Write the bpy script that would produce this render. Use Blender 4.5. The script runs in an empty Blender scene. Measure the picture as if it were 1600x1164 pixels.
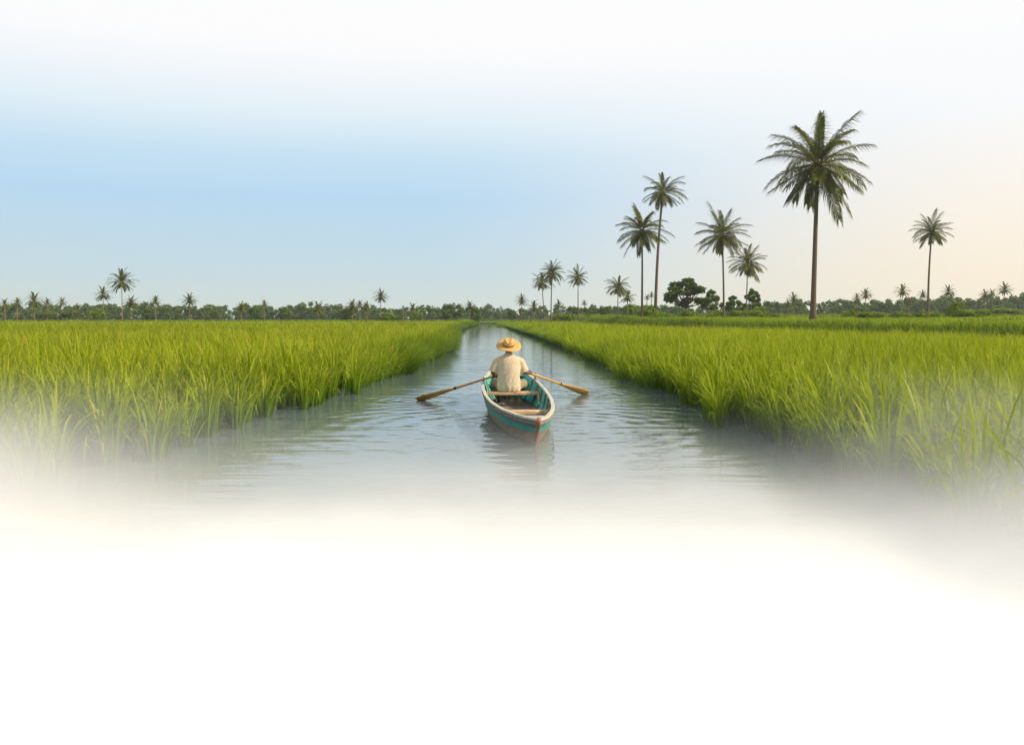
import bpy, bmesh, math, random
import numpy as np
from mathutils import Vector, Matrix
S = bpy.context.scene
COL = S.collection
rnd = random.Random(7)
R = math.radians
PI = math.pi
H, HOR, F = 1.5, 497.0, 1386.0

# ------------------------------------------------------------------ basics
def link(o, parent=None):
    COL.objects.link(o)
    if parent is not None:
        o.parent = parent
    return o

def tag(o, label=None, cat=None, group=None, kind=None):
    if label: o['label'] = label
    if cat: o['category'] = cat
    if group: o['group'] = group
    if kind: o['kind'] = kind
    return o

def thing(name, loc, rz=0.0, label=None, cat=None, group=None):
    o = bpy.data.objects.new(name, None)
    o.empty_display_size = .2
    o.location = loc
    o.rotation_euler = (0, 0, rz)
    link(o)
    return tag(o, label, cat, group)

def smooth(m):
    m.polygons.foreach_set('use_smooth', [True] * len(m.polygons))

def mesh_obj(name, verts, faces, mats, parent=None, sm=False, mi=None):
    m = bpy.data.meshes.new(name)
    m.from_pydata([tuple(v) for v in verts], [], faces)
    for k in (mats if isinstance(mats, (list, tuple)) else [mats]):
        m.materials.append(k)
    if mi is not None:
        m.polygons.foreach_set('material_index', mi)
    if sm: smooth(m)
    m.update()
    return link(bpy.data.objects.new(name, m), parent)

def obj_from(name, mesh, parent=None):
    return link(bpy.data.objects.new(name, mesh), parent)

def interp(tab, v):
    return np.interp(v, [a for a, b in tab], [b for a, b in tab])

# ------------------------------------------------------------------ terrain description (metres, camera stands at the origin looking along +y)
LT = [(-6, -4.9), (3, -4.6), (8.6, -4.3), (10.8, -4.05), (14.5, -3.55), (22.4, -3.2), (30, -3.0), (37, -3.1), (53, -3.9), (70, -5.0), (86, -6.0), (120, -7.0), (160, -7.0), (190, -7.6), (225, -11), (245, -16)]
RT = [(-6, 3.5), (3, 3.35), (10.2, 3.25), (14.5, 3.15), (26.7, 3.1), (45, 2.95), (63, 2.5), (99, 1.1), (122, .3), (160, -1.0), (200, -2.6), (225, -6), (245, -16)]
BT = [(-6, 26), (20, 22), (28, 20.3), (33, 19.2), (41.6, 17.6), (61, 14.2), (79, 12), (100, 10.8), (132, 10), (400, 10)]
def Le(y): return interp(LT, y) + .16 * np.sin(np.asarray(y) * .83) * (np.asarray(y) < 110) + .09 * np.sin(np.asarray(y) * 2.1 + 1)
def Re(y): return interp(RT, y) + .13 * np.sin(np.asarray(y) * .71 + 2) * (np.asarray(y) < 110) + .08 * np.sin(np.asarray(y) * 1.9)
def Be(y): return interp(BT, y)
def sst(a, b, v):
    t = np.clip((v - a) / (b - a), 0, 1)
    return t * t * (3 - 2 * t)
def G(x, y):
    x = np.asarray(x, float); y = np.asarray(y, float)
    dl, dr = Le(y) - x, x - Re(y)
    d = np.maximum(dl, dr)
    z = -.55 + .63 * sst(-.7, .5, d)
    far = .52 * sst(128, 136, y)
    z = z + far * (d > 0) * sst(0, 2.0, d)
    e = x - Be(y)
    dist = np.hypot(x, y)
    pl = .86 + np.clip((dist - 50) * .0062, 0, 1.7)
    k = sst(1.0, 3.2, e)
    z = np.where(dr > 0, z * (1 - k) + np.maximum(z, pl) * k, z)
    return z
def g1(x, y): return float(G(x, y))
def at(px, Y): return (px - 800) / F * Y
def zat(py, Y): return H - (py - HOR) / F * Y

# ------------------------------------------------------------------ materials
def new_mat(name):
    M = bpy.data.materials.new(name); M.use_nodes = True
    return M, M.node_tree, M.node_tree.nodes['Principled BSDF']
def N(t, kind, **kw):
    n = t.nodes.new(kind)
    for k, v in kw.items(): setattr(n, k, v)
    return n
def L(t, a, b): t.links.new(a, b)
def mth(t, op, a, b=None, c=None):
    n = N(t, 'ShaderNodeMath', operation=op)
    for i, v in enumerate((a, b, c)):
        if v is None: continue
        if isinstance(v, (int, float)): n.inputs[i].default_value = v
        else: L(t, v, n.inputs[i])
    return n.outputs[0]
def mrange(t, v, a, b, c, d, kind='SMOOTHSTEP'):
    n = N(t, 'ShaderNodeMapRange', interpolation_type=kind)
    for i, x in enumerate((v, a, b, c, d)):
        if isinstance(x, (int, float)): n.inputs[i].default_value = x
        else: L(t, x, n.inputs[i])
    return n.outputs[0]
def mixc(t, f, a, b, mode='MIX'):
    n = N(t, 'ShaderNodeMix', data_type='RGBA', blend_type=mode)
    for i, x in ((0, f), (6, a), (7, b)):
        if isinstance(x, (int, float)): n.inputs[i].default_value = x
        elif isinstance(x, tuple): n.inputs[i].default_value = (*x[:3], 1)
        else: L(t, x, n.inputs[i])
    return n.outputs[2]
def noise(t, vec, scale, detail=3.0, rough=.55):
    n = N(t, 'ShaderNodeTexNoise'); n.inputs['Scale'].default_value = scale
    n.inputs['Detail'].default_value = detail; n.inputs['Roughness'].default_value = rough
    if vec is not None: L(t, vec, n.inputs['Vector'])
    return n.outputs[0]
def ramp(t, f, stops):
    n = N(t, 'ShaderNodeValToRGB'); cr = n.color_ramp
    while len(cr.elements) < len(stops): cr.elements.new(.5)
    for e, (p, c) in zip(cr.elements, stops):
        e.position = p; e.color = (*c, 1)
    L(t, f, n.inputs[0]); return n.outputs[0]
def pos(t): return N(t, 'ShaderNodeNewGeometry').outputs['Position']
def objc(t): return N(t, 'ShaderNodeTexCoord').outputs['Object']
def scalev(t, v, s):
    n = N(t, 'ShaderNodeVectorMath', operation='MULTIPLY'); L(t, v, n.inputs[0]); n.inputs[1].default_value = s
    return n.outputs[0]
def attr(t, name): return N(t, 'ShaderNodeAttribute', attribute_name=name).outputs['Fac']

def leaf_mat(name, c0, c1, c2, trans=.4, vary=.35, big=.05, dry=None, rough=.5, tint=(1, 1, 1)):
    """c0 root, c1 middle, c2 tip of a blade (attribute t); v is a random number per blade."""
    M, t, b = new_mat(name)
    tt, vv = attr(t, 't'), attr(t, 'v')
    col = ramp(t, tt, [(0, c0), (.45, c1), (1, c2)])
    if dry:
        col = mixc(t, mth(t, 'MULTIPLY', mrange(t, vv, .76, .95, 0, 1), mrange(t, tt, .45, .95, 0, .9)), col, dry)
    nz = noise(t, pos(t), big, 2)
    col = mixc(t, mrange(t, nz, .35, .65, 0, vary), col, tuple(x * .55 for x in c1))
    hs = N(t, 'ShaderNodeHueSaturation'); L(t, col, hs.inputs['Color'])
    L(t, mrange(t, vv, 0, 1, .75, 1.3, 'LINEAR'), hs.inputs['Value'])
    col = hs.outputs[0]
    L(t, col, b.inputs['Base Color']); b.inputs['Roughness'].default_value = rough
    b.inputs['Specular IOR Level'].default_value = .16
    tr = N(t, 'ShaderNodeBsdfTranslucent')
    L(t, mixc(t, 1.0, col, tint, 'MULTIPLY'), tr.inputs[0])
    ms = N(t, 'ShaderNodeMixShader'); ms.inputs[0].default_value = trans
    L(t, b.outputs[0], ms.inputs[1]); L(t, tr.outputs[0], ms.inputs[2])
    L(t, ms.outputs[0], t.nodes['Material Output'].inputs[0])
    return M

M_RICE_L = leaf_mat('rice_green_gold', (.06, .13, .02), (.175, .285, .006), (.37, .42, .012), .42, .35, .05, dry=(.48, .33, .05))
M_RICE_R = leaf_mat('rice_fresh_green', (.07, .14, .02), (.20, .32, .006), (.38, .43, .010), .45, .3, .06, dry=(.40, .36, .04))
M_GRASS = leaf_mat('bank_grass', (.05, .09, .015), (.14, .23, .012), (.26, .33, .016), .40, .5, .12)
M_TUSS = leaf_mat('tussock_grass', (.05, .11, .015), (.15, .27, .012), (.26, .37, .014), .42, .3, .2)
M_COCO = leaf_mat('coconut_frond', (.10, .10, .02), (.105, .120, .008), (.20, .20, .014), .34, .2, .3, dry=(.16, .12, .035), rough=.38)
M_DATE = leaf_mat('date_frond', (.15, .12, .03), (.12, .14, .012), (.19, .20, .020), .34, .2, .3, dry=(.20, .14, .03), rough=.42)
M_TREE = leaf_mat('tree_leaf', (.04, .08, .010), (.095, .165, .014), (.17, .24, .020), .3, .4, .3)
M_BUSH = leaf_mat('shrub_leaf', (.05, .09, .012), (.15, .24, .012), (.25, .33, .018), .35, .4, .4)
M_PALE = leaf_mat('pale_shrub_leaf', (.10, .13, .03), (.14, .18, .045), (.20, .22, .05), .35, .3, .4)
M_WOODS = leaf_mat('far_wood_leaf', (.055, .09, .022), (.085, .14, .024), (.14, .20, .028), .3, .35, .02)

def plain(name, col, rough=.7, nscale=0, namt=.3, bump=0.0, bscale=30, stretch=(1, 1, 1), spec=.3):
    M, t, b = new_mat(name)
    b.inputs['Roughness'].default_value = rough; b.inputs['Specular IOR Level'].default_value = spec
    v = scalev(t, objc(t), stretch)
    if nscale:
        c = mixc(t, mrange(t, noise(t, v, nscale, 5), .3, .7, 0, 1), tuple(x * (1 - namt) for x in col), tuple(min(1, x * (1 + namt)) for x in col))
        L(t, c, b.inputs['Base Color'])
    else:
        b.inputs['Base Color'].default_value = (*col, 1)
    if bump:
        bn = N(t, 'ShaderNodeBump'); bn.inputs['Strength'].default_value = bump; bn.inputs['Distance'].default_value = .01
        L(t, noise(t, v, bscale, 5), bn.inputs['Height']); L(t, bn.outputs[0], b.inputs['Normal'])
    return M

def bark_mat(name, c0, c1, rings):
    M, t, b = new_mat(name)
    o = objc(t)
    w = N(t, 'ShaderNodeTexWave', wave_type='BANDS', bands_direction='Z')
    w.inputs['Scale'].default_value = rings; w.inputs['Distortion'].default_value = 1.5; w.inputs['Detail'].default_value = 2
    L(t, o, w.inputs['Vector'])
    nz = noise(t, scalev(t, o, (6, 6, 1.5)), 1.0, 4)
    L(t, mixc(t, mth(t, 'ADD', mth(t, 'MULTIPLY', w.outputs['Fac'], .45), mth(t, 'MULTIPLY', nz, .55)), c0, c1), b.inputs['Base Color'])
    bn = N(t, 'ShaderNodeBump'); bn.inputs['Strength'].default_value = .6; bn.inputs['Distance'].default_value = .03
    L(t, w.outputs['Fac'], bn.inputs['Height']); L(t, bn.outputs[0], b.inputs['Normal'])
    b.inputs['Roughness'].default_value = .85; b.inputs['Specular IOR Level'].default_value = .2
    return M
M_BARK = bark_mat('coconut_bark', (.07, .05, .038), (.20, .145, .10), 2.4)
M_BARKD = bark_mat('date_bark', (.13, .085, .05), (.30, .20, .12), 2.0)
M_WOODY = plain('woody_stem', (.10, .075, .05), .9, 3, .4)
M_NUT = plain('coconut_husk', (.50, .27, .03), .5, 3, .35)

# ground
def ground_mat():
    M, t, b = new_mat('field_soil')
    p = pos(t); s = N(t, 'ShaderNodeSeparateXYZ'); L(t, p, s.inputs[0])
    green = mixc(t, mrange(t, noise(t, p, .09, 4), .35, .65, 0, 1), (.075, .135, .014), (.14, .20, .016))
    green = mixc(t, mrange(t, noise(t, p, 1.3, 5), .4, .7, 0, .6), green, (.05, .085, .014))
    mud = mixc(t, noise(t, p, 3, 4), (.022, .022, .018), (.05, .045, .032))
    L(t, mixc(t, mrange(t, s.outputs[2], .14, .34, 0, 1), mud, green), b.inputs['Base Color'])
    b.inputs['Roughness'].default_value = .9; b.inputs['Specular IOR Level'].default_value = .15
    bn = N(t, 'ShaderNodeBump'); bn.inputs['Strength'].default_value = .6; bn.inputs['Distance'].default_value = .1
    L(t, noise(t, p, 2.5, 6), bn.inputs['Height']); L(t, bn.outputs[0], b.inputs['Normal'])
    return M

def water_mat():
    M, t, b = new_mat('river_water')
    p = pos(t); s = N(t, 'ShaderNodeSeparateXYZ'); L(t, p, s.inputs[0])
    b.inputs['Base Color'].default_value = (.115, .155, .165, 1)
    b.inputs['Roughness'].default_value = .03; b.inputs['IOR'].default_value = 1.36
    b.inputs['Specular IOR Level'].default_value = .55
    n1 = noise(t, scalev(t, p, (.55, 1.9, 1)), 1.0, 3, .5)
    n2 = noise(t, scalev(t, p, (1.6, 6.5, 1)), 1.0, 2.5, .5)
    # rings that spread from the boat's stern and from the two blades
    tot = None
    for cx, cy, k, reach, amp in ((.15, 12.2, 15.0, 5.5, .40), (-1.72, 16.1, 21.0, 1.7, .45), (1.5, 17.5, 21.0, 2.0, .45), (2.0, 13.5, 11.0, 4.0, .22)):
        dx = mth(t, 'SUBTRACT', s.outputs[0], cx); dy = mth(t, 'SUBTRACT', s.outputs[1], cy)
        r = mth(t, 'SQRT', mth(t, 'ADD', mth(t, 'MULTIPLY', dx, dx), mth(t, 'MULTIPLY', dy, dy)))
        wob = mth(t, 'ADD', mth(t, 'MULTIPLY', r, k), mth(t, 'MULTIPLY', noise(t, p, 1.1, 2), 7.0))
        w = mth(t, 'MULTIPLY', mth(t, 'MULTIPLY', mth(t, 'SINE', wob), amp), mrange(t, r, .2, reach, 1, 0))
        tot = w if tot is None else mth(t, 'ADD', tot, w)
    calm = mrange(t, s.outputs[1], 14, 60, 1, .35)
    h = mth(t, 'ADD', mth(t, 'MULTIPLY', n1, 1.7), mth(t, 'MULTIPLY', n2, .42))
    h = mth(t, 'MULTIPLY', mth(t, 'ADD', h, mth(t, 'MULTIPLY', tot, .75)), calm)
    bn = N(t, 'ShaderNodeBump'); bn.inputs['Strength'].default_value = .5; bn.inputs['Distance'].default_value = .026
    L(t, h, bn.inputs['Height']); L(t, bn.outputs[0], b.inputs['Normal'])
    return M

# ------------------------------------------------------------------ ground and water
ys = sorted(set(list(np.arange(-6, 20, .8)) + list(np.arange(20, 60, 2.)) + list(np.arange(60, 260, 4.)) + [127, 129, 131, 133, 135, 137, 280, 320, 400, 520, 700, 1000, 1400]))
offL = [-1400, -700, -400, -250, -150, -90, -50, -25, -12, -6, -3, -1.5, -.8, -.5, -.25, 0, .3, .7]
offB = [0, .5, 1, 1.4, 1.8, 2.2, 2.6, 3.0, 3.4, 5, 9, 15, 25, 45, 80, 130, 200, 300, 450, 700, 1350]
gv, gf = [], []
for y in ys:
    l, r, b = float(Le(y)), float(Re(y)), float(Be(y))
    w = r - l
    row = [l + o if o <= 0 else l + min(o, w * o) for o in offL] + [l + w * .5] + [r - min(.7, w * .35), r - min(.3, w * .2), r]
    for q in (.02, .05, .1, .2, .4, .6, .8, .93): row.append(r + (b - r) * q)
    row += [b + o for o in offB]
    gv += [(x, y, g1(x, y)) for x in row]
n = len(row)
for j in range(len(ys) - 1):
    for i in range(n - 1):
        a = j * n + i; gf.append((a, a + 1, a + n + 1, a + n))
ground = mesh_obj('ground', gv, gf, ground_mat(), sm=True); tag(ground, kind='structure')
water = mesh_obj('water', [(-30, -6, 0), (40, -6, 0), (40, 262, 0), (-30, 262, 0)], [(0, 1, 2, 3)], water_mat()); tag(water, kind='structure')

# ------------------------------------------------------------------ blades: one mesh of many tapered ribbons
def blade_arrays(x, y, z, h, az, th0, bend, w, nseg, t0, rng, vv=None):
    """x..t0 arrays (N,). Returns verts (N,2n+1,3), t (N,2n+1), v."""
    n = len(x)
    k = np.arange(nseg + 1) / nseg
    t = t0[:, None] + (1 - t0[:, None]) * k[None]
    fine = 2
    P = np.zeros((n, nseg + 1, 3)); P[:, 0, 0] = x; P[:, 0, 1] = y; P[:, 0, 2] = z + h * t0
    ca, sa = np.cos(az), np.sin(az)
    off = np.sin(th0) * h * t0
    P[:, 0, 0] += ca * off; P[:, 0, 1] += sa * off
    for i in range(1, nseg + 1):
        tm = (t[:, i] + t[:, i - 1]) / 2
        th = th0 + bend * tm ** 2.6
        ds = h * (t[:, i] - t[:, i - 1])
        P[:, i, 0] = P[:, i - 1, 0] + np.sin(th) * ca * ds
        P[:, i, 1] = P[:, i - 1, 1] + np.sin(th) * sa * ds
        P[:, i, 2] = P[:, i - 1, 2] + np.cos(th) * ds
    tw = az + PI / 2 + rng.normal(0, .5, n)
    sx, sy = np.cos(tw), np.sin(tw)
    V = np.zeros((n, 2 * nseg + 1, 3)); T = np.zeros((n, 2 * nseg + 1))
    for i in range(nseg):
        ww = w * np.clip(.55 + .9 * t[:, i], 0, 1) * (1 - t[:, i] ** 3 * .75) * .5
        V[:, 2 * i] = P[:, i]; V[:, 2 * i + 1] = P[:, i]
        V[:, 2 * i, 0] -= sx * ww; V[:, 2 * i, 1] -= sy * ww
        V[:, 2 * i + 1, 0] += sx * ww; V[:, 2 * i + 1, 1] += sy * ww
        T[:, 2 * i] = t[:, i]; T[:, 2 * i + 1] = t[:, i]
    V[:, -1] = P[:, -1]; T[:, -1] = 1
    v = rng.random(n) if vv is None else vv
    return V, T, np.repeat(v[:, None], 2 * nseg + 1, 1), nseg

class Ribbons:
    def __init__(self): self.b = []
    def add(self, *a, **k):
        if len(a[0]): self.b.append(blade_arrays(*a, **k))
    def build(self, name, mat, parent=None):
        Vs, Ts, vs, lv, ls, lt = [], [], [], [], [], []
        vo = lo = 0
        for V, T, v, ns in self.b:
            n, m = V.shape[:2]
            Vs.append(V.reshape(-1, 3)); Ts.append(T.ravel()); vs.append(v.ravel())
            pat = []
            sizes = []
            for i in range(ns - 1):
                pat += [2 * i, 2 * i + 1, 2 * i + 3, 2 * i + 2]; sizes.append(4)
            pat += [2 * ns - 2, 2 * ns - 1, 2 * ns]; sizes.append(3)
            base = vo + np.arange(n)[:, None] * m
            lv.append((base + np.array(pat)[None]).ravel())
            st = np.concatenate([[0], np.cumsum(sizes)[:-1]])
            ls.append((lo + np.arange(n)[:, None] * len(pat) + st[None]).ravel())
            lt.append(np.tile(sizes, n))
            vo += n * m; lo += n * len(pat)
        Vs = np.concatenate(Vs).astype(np.float32)
        lv = np.concatenate(lv).astype(np.int32); ls = np.concatenate(ls).astype(np.int32)
        m = bpy.data.meshes.new(name)
        m.vertices.add(len(Vs)); m.vertices.foreach_set('co', Vs.ravel())
        m.loops.add(len(lv)); m.loops.foreach_set('vertex_index', lv)
        m.polygons.add(len(ls)); m.polygons.foreach_set('loop_start', ls)
        a = m.attributes.new('t', 'FLOAT', 'POINT'); a.data.foreach_set('value', np.concatenate(Ts).astype(np.float32))
        a = m.attributes.new('v', 'FLOAT', 'POINT'); a.data.foreach_set('value', np.concatenate(vs).astype(np.float32))
        m.materials.append(mat)
        m.update(calc_edges=True)
        self.n = len(ls)
        return obj_from(name, m, parent)

def jitter_grid(x0, x1, y0, y1, sp, rng):
    X, Y = np.meshgrid(np.arange(x0, x1, sp), np.arange(y0, y1, sp))
    X = X.ravel() + rng.uniform(-.45, .45, X.size) * sp; Y = Y.ravel() + rng.uniform(-.45, .45, Y.size) * sp
    return X, Y
def inview(x, y, m=3.0): return (np.abs(x) < .60 * y + m)
_nt = np.random.default_rng(3)
_ph = [( _nt.uniform(-1, 1, 2) * s, _nt.uniform(0, 6.28), 1.0) for s in (.12, .2, .35, .6, .9) for _ in range(3)]
def lump(x, y):
    z = 0
    for (k, p, a) in _ph: z = z + np.sin(k[0] * x + k[1] * y + p)
    return z / 6.0

def clumps(rb, X, Y, nb, hmean, hsd, w, nseg, t0, rng, spread=.07, lean=.22, bendm=.9, ripe=False):
    """nb blades in a fan at each clump point"""
    if not len(X): return
    n = len(X)
    hc = hmean * (1 + .10 * lump(X, Y)) * rng.normal(1, .07, n)
    vc = rng.random(n)
    x = np.repeat(X, nb); y = np.repeat(Y, nb); h = np.repeat(hc, nb) * np.clip(rng.normal(.92, hsd, n * nb), .4, 1.25)
    az = rng.uniform(0, 2 * PI, n * nb); rr = spread * np.sqrt(rng.random(n * nb))
    x = x + np.cos(az) * rr; y = y + np.sin(az) * rr
    z = np.maximum(G(x, y), -.12)
    th0 = np.abs(rng.normal(.06, lean, n * nb)); bend = np.abs(rng.normal(bendm, .75, n * nb)) + (rng.random(n * nb) < .25) * rng.uniform(.5, 1.6, n * nb)
    v = np.clip(np.repeat(vc, nb) * .4 + rng.random(n * nb) * .6, 0, 1)
    if ripe: v = rng.uniform(.86, 1, n * nb)
    rb.add(x, y, z, h, az, th0, bend, w * rng.uniform(.7, 1.25, n * nb), nseg, np.full(n * nb, t0), rng, vv=v)

rng = np.random.default_rng(11)
def rice_field(side):
    rb = Ribbons()
    if side == 'l':
        d_of = lambda x, y: Le(y) - x
        ok = lambda x, y: (Le(y) - x > -.4)
    else:
        d_of = lambda x, y: np.minimum(x - Re(y), Be(y) - x)
        ok = lambda x, y: (x - Re(y) > -.4) & (Be(y) - x > .1)
    sg = -1 if side == 'l' else 1
    hm = .92 if side == 'l' else .88
    wn = .019 if side == 'l' else .021
    def zone(x0, x1, y0, y1, sp, nb, w, nseg, t0, dmin, dmax, m=2.5, **k):
        X, Y = jitter_grid(x0, x1, y0, y1, sp, rng) if side == 'r' else jitter_grid(-x1, -x0, y0, y1, sp, rng)
        d = d_of(X, Y); s = ok(X, Y) & inview(X, Y, m) & (d > dmin) & (d < dmax)
        hk = k.pop('hk', 1.0)
        clumps(rb, X[s], Y[s], nb, hm * hk, .15, w, nseg, t0, rng, **k)
    # first rows at the water, full blades from the root
    zone(0, 20, 4.5, 19, .36, 34, wn * 1.35, 6, 0., -.22, 1.3, spread=.075, lean=.13)
    zone(0, 24, 4.5, 19, .25, 26, wn, 5, .18, 1.3, 99, spread=.09, lean=.2)
    zone(0, 40, 4.5, 40, .55 if side == 'l' else .9, 4, .015, 5, .3 if side == 'r' else .1, -.1, 99, hk=1.13, ripe=True, spread=.2, lean=.16, bendm=1.5)
    zone(0, 20, 19, 60, .30, 26, .024, 4, 0., -.25, 1.2, spread=.12, lean=.3, bendm=1.1)
    zone(0, 40, 19, 34, .36, 22, .027, 3, .3, 1.2, 99, spread=.16, lean=.25)
    zone(0, 60, 34, 62, .6, 26, .042, 2, .4, 1.2, 99, spread=.3, lean=.3)
    zone(0, 12, 60, 132, .5, 26, .05, 3, 0., .0, 1.6, spread=.25, lean=.35)
    zone(0, 100, 62, 132, 1.05, 32, .075, 2, .45, 1.6, 999, m=5, spread=.6, lean=.35)
    return rb
rbl = rice_field('l')
# feathery mounds where the left field leans over the water
def mounds(rb, pts, nb, w, nseg, rng, hmul=1.0):
    for (x, y, r, h) in pts:
        az = rng.uniform(0, 2 * PI, nb); rr = np.sqrt(rng.random(nb))
        bx = x + np.cos(az) * rr * r * .45; by = y + np.sin(az) * rr * r * .45
        z = np.maximum(G(bx, by), -.1)
        th0 = rr * .75 + np.abs(rng.normal(0, .1, nb)); bend = np.abs(rng.normal(.9, .3, nb))
        hh = h * hmul * rng.uniform(.8, 1.1, nb) * (1 + .15 * rr)
        rb.add(bx, by, z, hh, az, th0, bend, w * rng.uniform(.7, 1.3, nb), nseg, np.zeros(nb), rng)
rt = Ribbons()
y = 24.0; pts = []
while y < 200:
    r = rng.uniform(.75, 1.1) * (1 + y / 160)
    pts.append((float(Le(y)) - r * .25 + rng.uniform(-.15, .1), y, r, rng.uniform(.85, 1.05)))
    y += r * rng.uniform(1.3, 1.9)
near = [p for p in pts if p[1] < 60]; farp = [p for p in pts if p[1] >= 60]
mounds(rt, near, 700, .022, 4, rng); mounds(rt, farp, 420, .05, 3, rng)
y = 44.0; pts = []
while y < 215:
    r = rng.uniform(.8, 1.2) * (1 + y / 200)
    pts.append((float(Re(y)) + r * .25, y, r, rng.uniform(.8, .95)))
    y += r * rng.uniform(1.2, 1.8)
mounds(rt, pts, 420, .045, 3, rng)
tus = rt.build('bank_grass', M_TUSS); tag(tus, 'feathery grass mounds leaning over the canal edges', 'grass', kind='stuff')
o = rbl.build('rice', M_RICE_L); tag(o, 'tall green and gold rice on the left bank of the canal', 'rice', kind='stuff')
rbr = rice_field('r')
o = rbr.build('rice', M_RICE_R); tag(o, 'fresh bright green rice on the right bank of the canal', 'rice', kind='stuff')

# grass on the dike, the raised land and beyond the fields
gr = Ribbons()
def scatter_grass(X, Y, nb, h, w, nseg, spread, lean=.35):
    s = inview(X, Y, 5)
    clumps(gr, X[s], Y[s], nb, h, .25, w, nseg, 0., rng, spread=spread, lean=lean, bendm=1.0)
X, Y = jitter_grid(8, 30, 26, 140, .55, rng); e = X - Be(Y); s = (e > .9) & (e < 4.2)
scatter_grass(X[s], Y[s], 34, .55, .032, 3, .3, .5)
bank = gr; gr = Ribbons()
X, Y = jitter_grid(8, 80, 30, 140, .9, rng); e = X - Be(Y); s = (e > 3.4)
scatter_grass(X[s], Y[s], 30, .42, .05, 2, .55)
o = gr.build('rice', M_RICE_R); tag(o, 'young rice on the raised strips beyond the dike', 'rice', kind='stuff')
gr = bank
X, Y = jitter_grid(-130, 160, 130, 250, 3.0, rng); s = (((Le(Y) - X > 0) & (Y > 139)) | (X - Re(Y) > 0)) & ((X < Be(Y)) | (Y > 130))
scatter_grass(X[s], Y[s], 26, .45, .11, 2, 1.6)
# low dikes between the far strips: rows of taller grass
for (x0, y0, x1, y1, hh) in ((22, 62, 80, 84, .6), (16, 92, 90, 118, .7), (20, 128, 120, 150, .8), (-5, 150, 10, 140, .6), (-16, 248, 30, 236, .9), (10, 170, 140, 185, .9), (-140, 168, -12, 176, .55)):
    nn = int(math.hypot(x1 - x0, y1 - y0) / .7); q = rng.random(nn)
    X = x0 + (x1 - x0) * q + rng.normal(0, .3, nn); Y = y0 + (y1 - y0) * q + rng.normal(0, .5, nn)
    scatter_grass(X, Y, 30, hh, .06, 3, .5, .45)
o = gr.build('grass', M_GRASS); tag(o, 'rough grass on the dike and the raised land behind it', 'grass', kind='stuff')

# ------------------------------------------------------------------ leaf clouds (trees, shrubs, far wood)
def leafcloud(cl, n, size, rng, mode='shell'):
    """cl: list of (x,y,z,rx,ry,rz). Small diamond leaves spread through each clump."""
    C = np.array(cl); k = len(C)
    i = rng.integers(0, k, n) if not isinstance(n, np.ndarray) else np.repeat(np.arange(k), n)
    n = len(i)
    d = rng.normal(size=(n, 3)); d /= np.linalg.norm(d, axis=1)[:, None]
    rad = rng.random(n) ** (.33 if mode == 'shell' else .6)
    p = C[i, :3] + d * C[i, 3:6] * rad[:, None]
    a = d * .6 + rng.normal(size=(n, 3)) * .7; a[:, 2] -= .15
    a /= np.linalg.norm(a, axis=1)[:, None]
    b = np.cross(a, rng.normal(size=(n, 3))); b /= np.linalg.norm(b, axis=1)[:, None] + 1e-9
    sz = (size if not isinstance(size, np.ndarray) else size[i]) * rng.uniform(.6, 1.4, n)
    a *= sz[:, None]; b *= (sz * .38)[:, None]
    V = np.stack([p - a * .5, p + b, p + a * .7, p - b], 1)
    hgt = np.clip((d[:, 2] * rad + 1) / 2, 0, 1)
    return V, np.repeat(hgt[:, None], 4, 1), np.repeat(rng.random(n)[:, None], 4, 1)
def quads_mesh(name, V, T, v, mat):
    n = len(V); m = bpy.data.meshes.new(name)
    m.vertices.add(n * 4); m.vertices.foreach_set('co', V.reshape(-1).astype(np.float32))
    m.loops.add(n * 4); m.loops.foreach_set('vertex_index', np.arange(n * 4, dtype=np.int32))
    m.polygons.add(n); m.polygons.foreach_set('loop_start', np.arange(n, dtype=np.int32) * 4)
    a = m.attributes.new('t', 'FLOAT', 'POINT'); a.data.foreach_set('value', T.ravel().astype(np.float32))
    a = m.attributes.new('v', 'FLOAT', 'POINT'); a.data.foreach_set('value', v.ravel().astype(np.float32))
    m.materials.append(mat); m.update(calc_edges=True)
    return m

def tube_geo(path, radii, sides=8, cap=True):
    """ring loft along a path of Vectors; radii numbers or (ra, rb)"""
    V, Fc = [], []
    path = [Vector(p) for p in path]
    prev = None
    for i, p in enumerate(path):
        d = (path[min(i + 1, len(path) - 1)] - path[max(i - 1, 0)]).normalized()
        if prev is None:
            ref = Vector((0, 1, 0)) if abs(d.y) < .9 else Vector((1, 0, 0))
            u = d.cross(ref).normalized()
        else:
            u = (prev - d * prev.dot(d)).normalized()
        prev = u; w = d.cross(u)
        ra, rb_ = radii[i] if isinstance(radii[i], tuple) else (radii[i], radii[i])
        for s in range(sides):
            a = 2 * PI * s / sides
            V.append(p + u * (math.cos(a) * ra) + w * (math.sin(a) * rb_))
    for i in range(len(path) - 1):
        for s in range(sides):
            s2 = (s + 1) % sides
            Fc.append((i * sides + s, i * sides + s2, (i + 1) * sides + s2, (i + 1) * sides + s))
    if cap:
        Fc.append(tuple(range(sides - 1, -1, -1)))
        Fc.append(tuple((len(path) - 1) * sides + s for s in range(sides)))
    return V, Fc
def join_geo(parts):
    V, Fc = [], []
    for v, f in parts:
        o = len(V); V += list(v); Fc += [tuple(i + o for i in q) for q in f]
    return V, Fc

def box_geo(c, sx, sy, sz, rot=None, bev=0):
    V = [Vector((x * sx / 2, y * sy / 2, z * sz / 2)) for x in (-1, 1) for y in (-1, 1) for z in (-1, 1)]
    if rot is not None: V = [rot @ v for v in V]
    V = [v + Vector(c) for v in V]
    return V, [(0, 1, 3, 2), (4, 6, 7, 5), (0, 4, 5, 1), (2, 3, 7, 6), (0, 2, 6, 4), (1, 5, 7, 3)]

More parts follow.
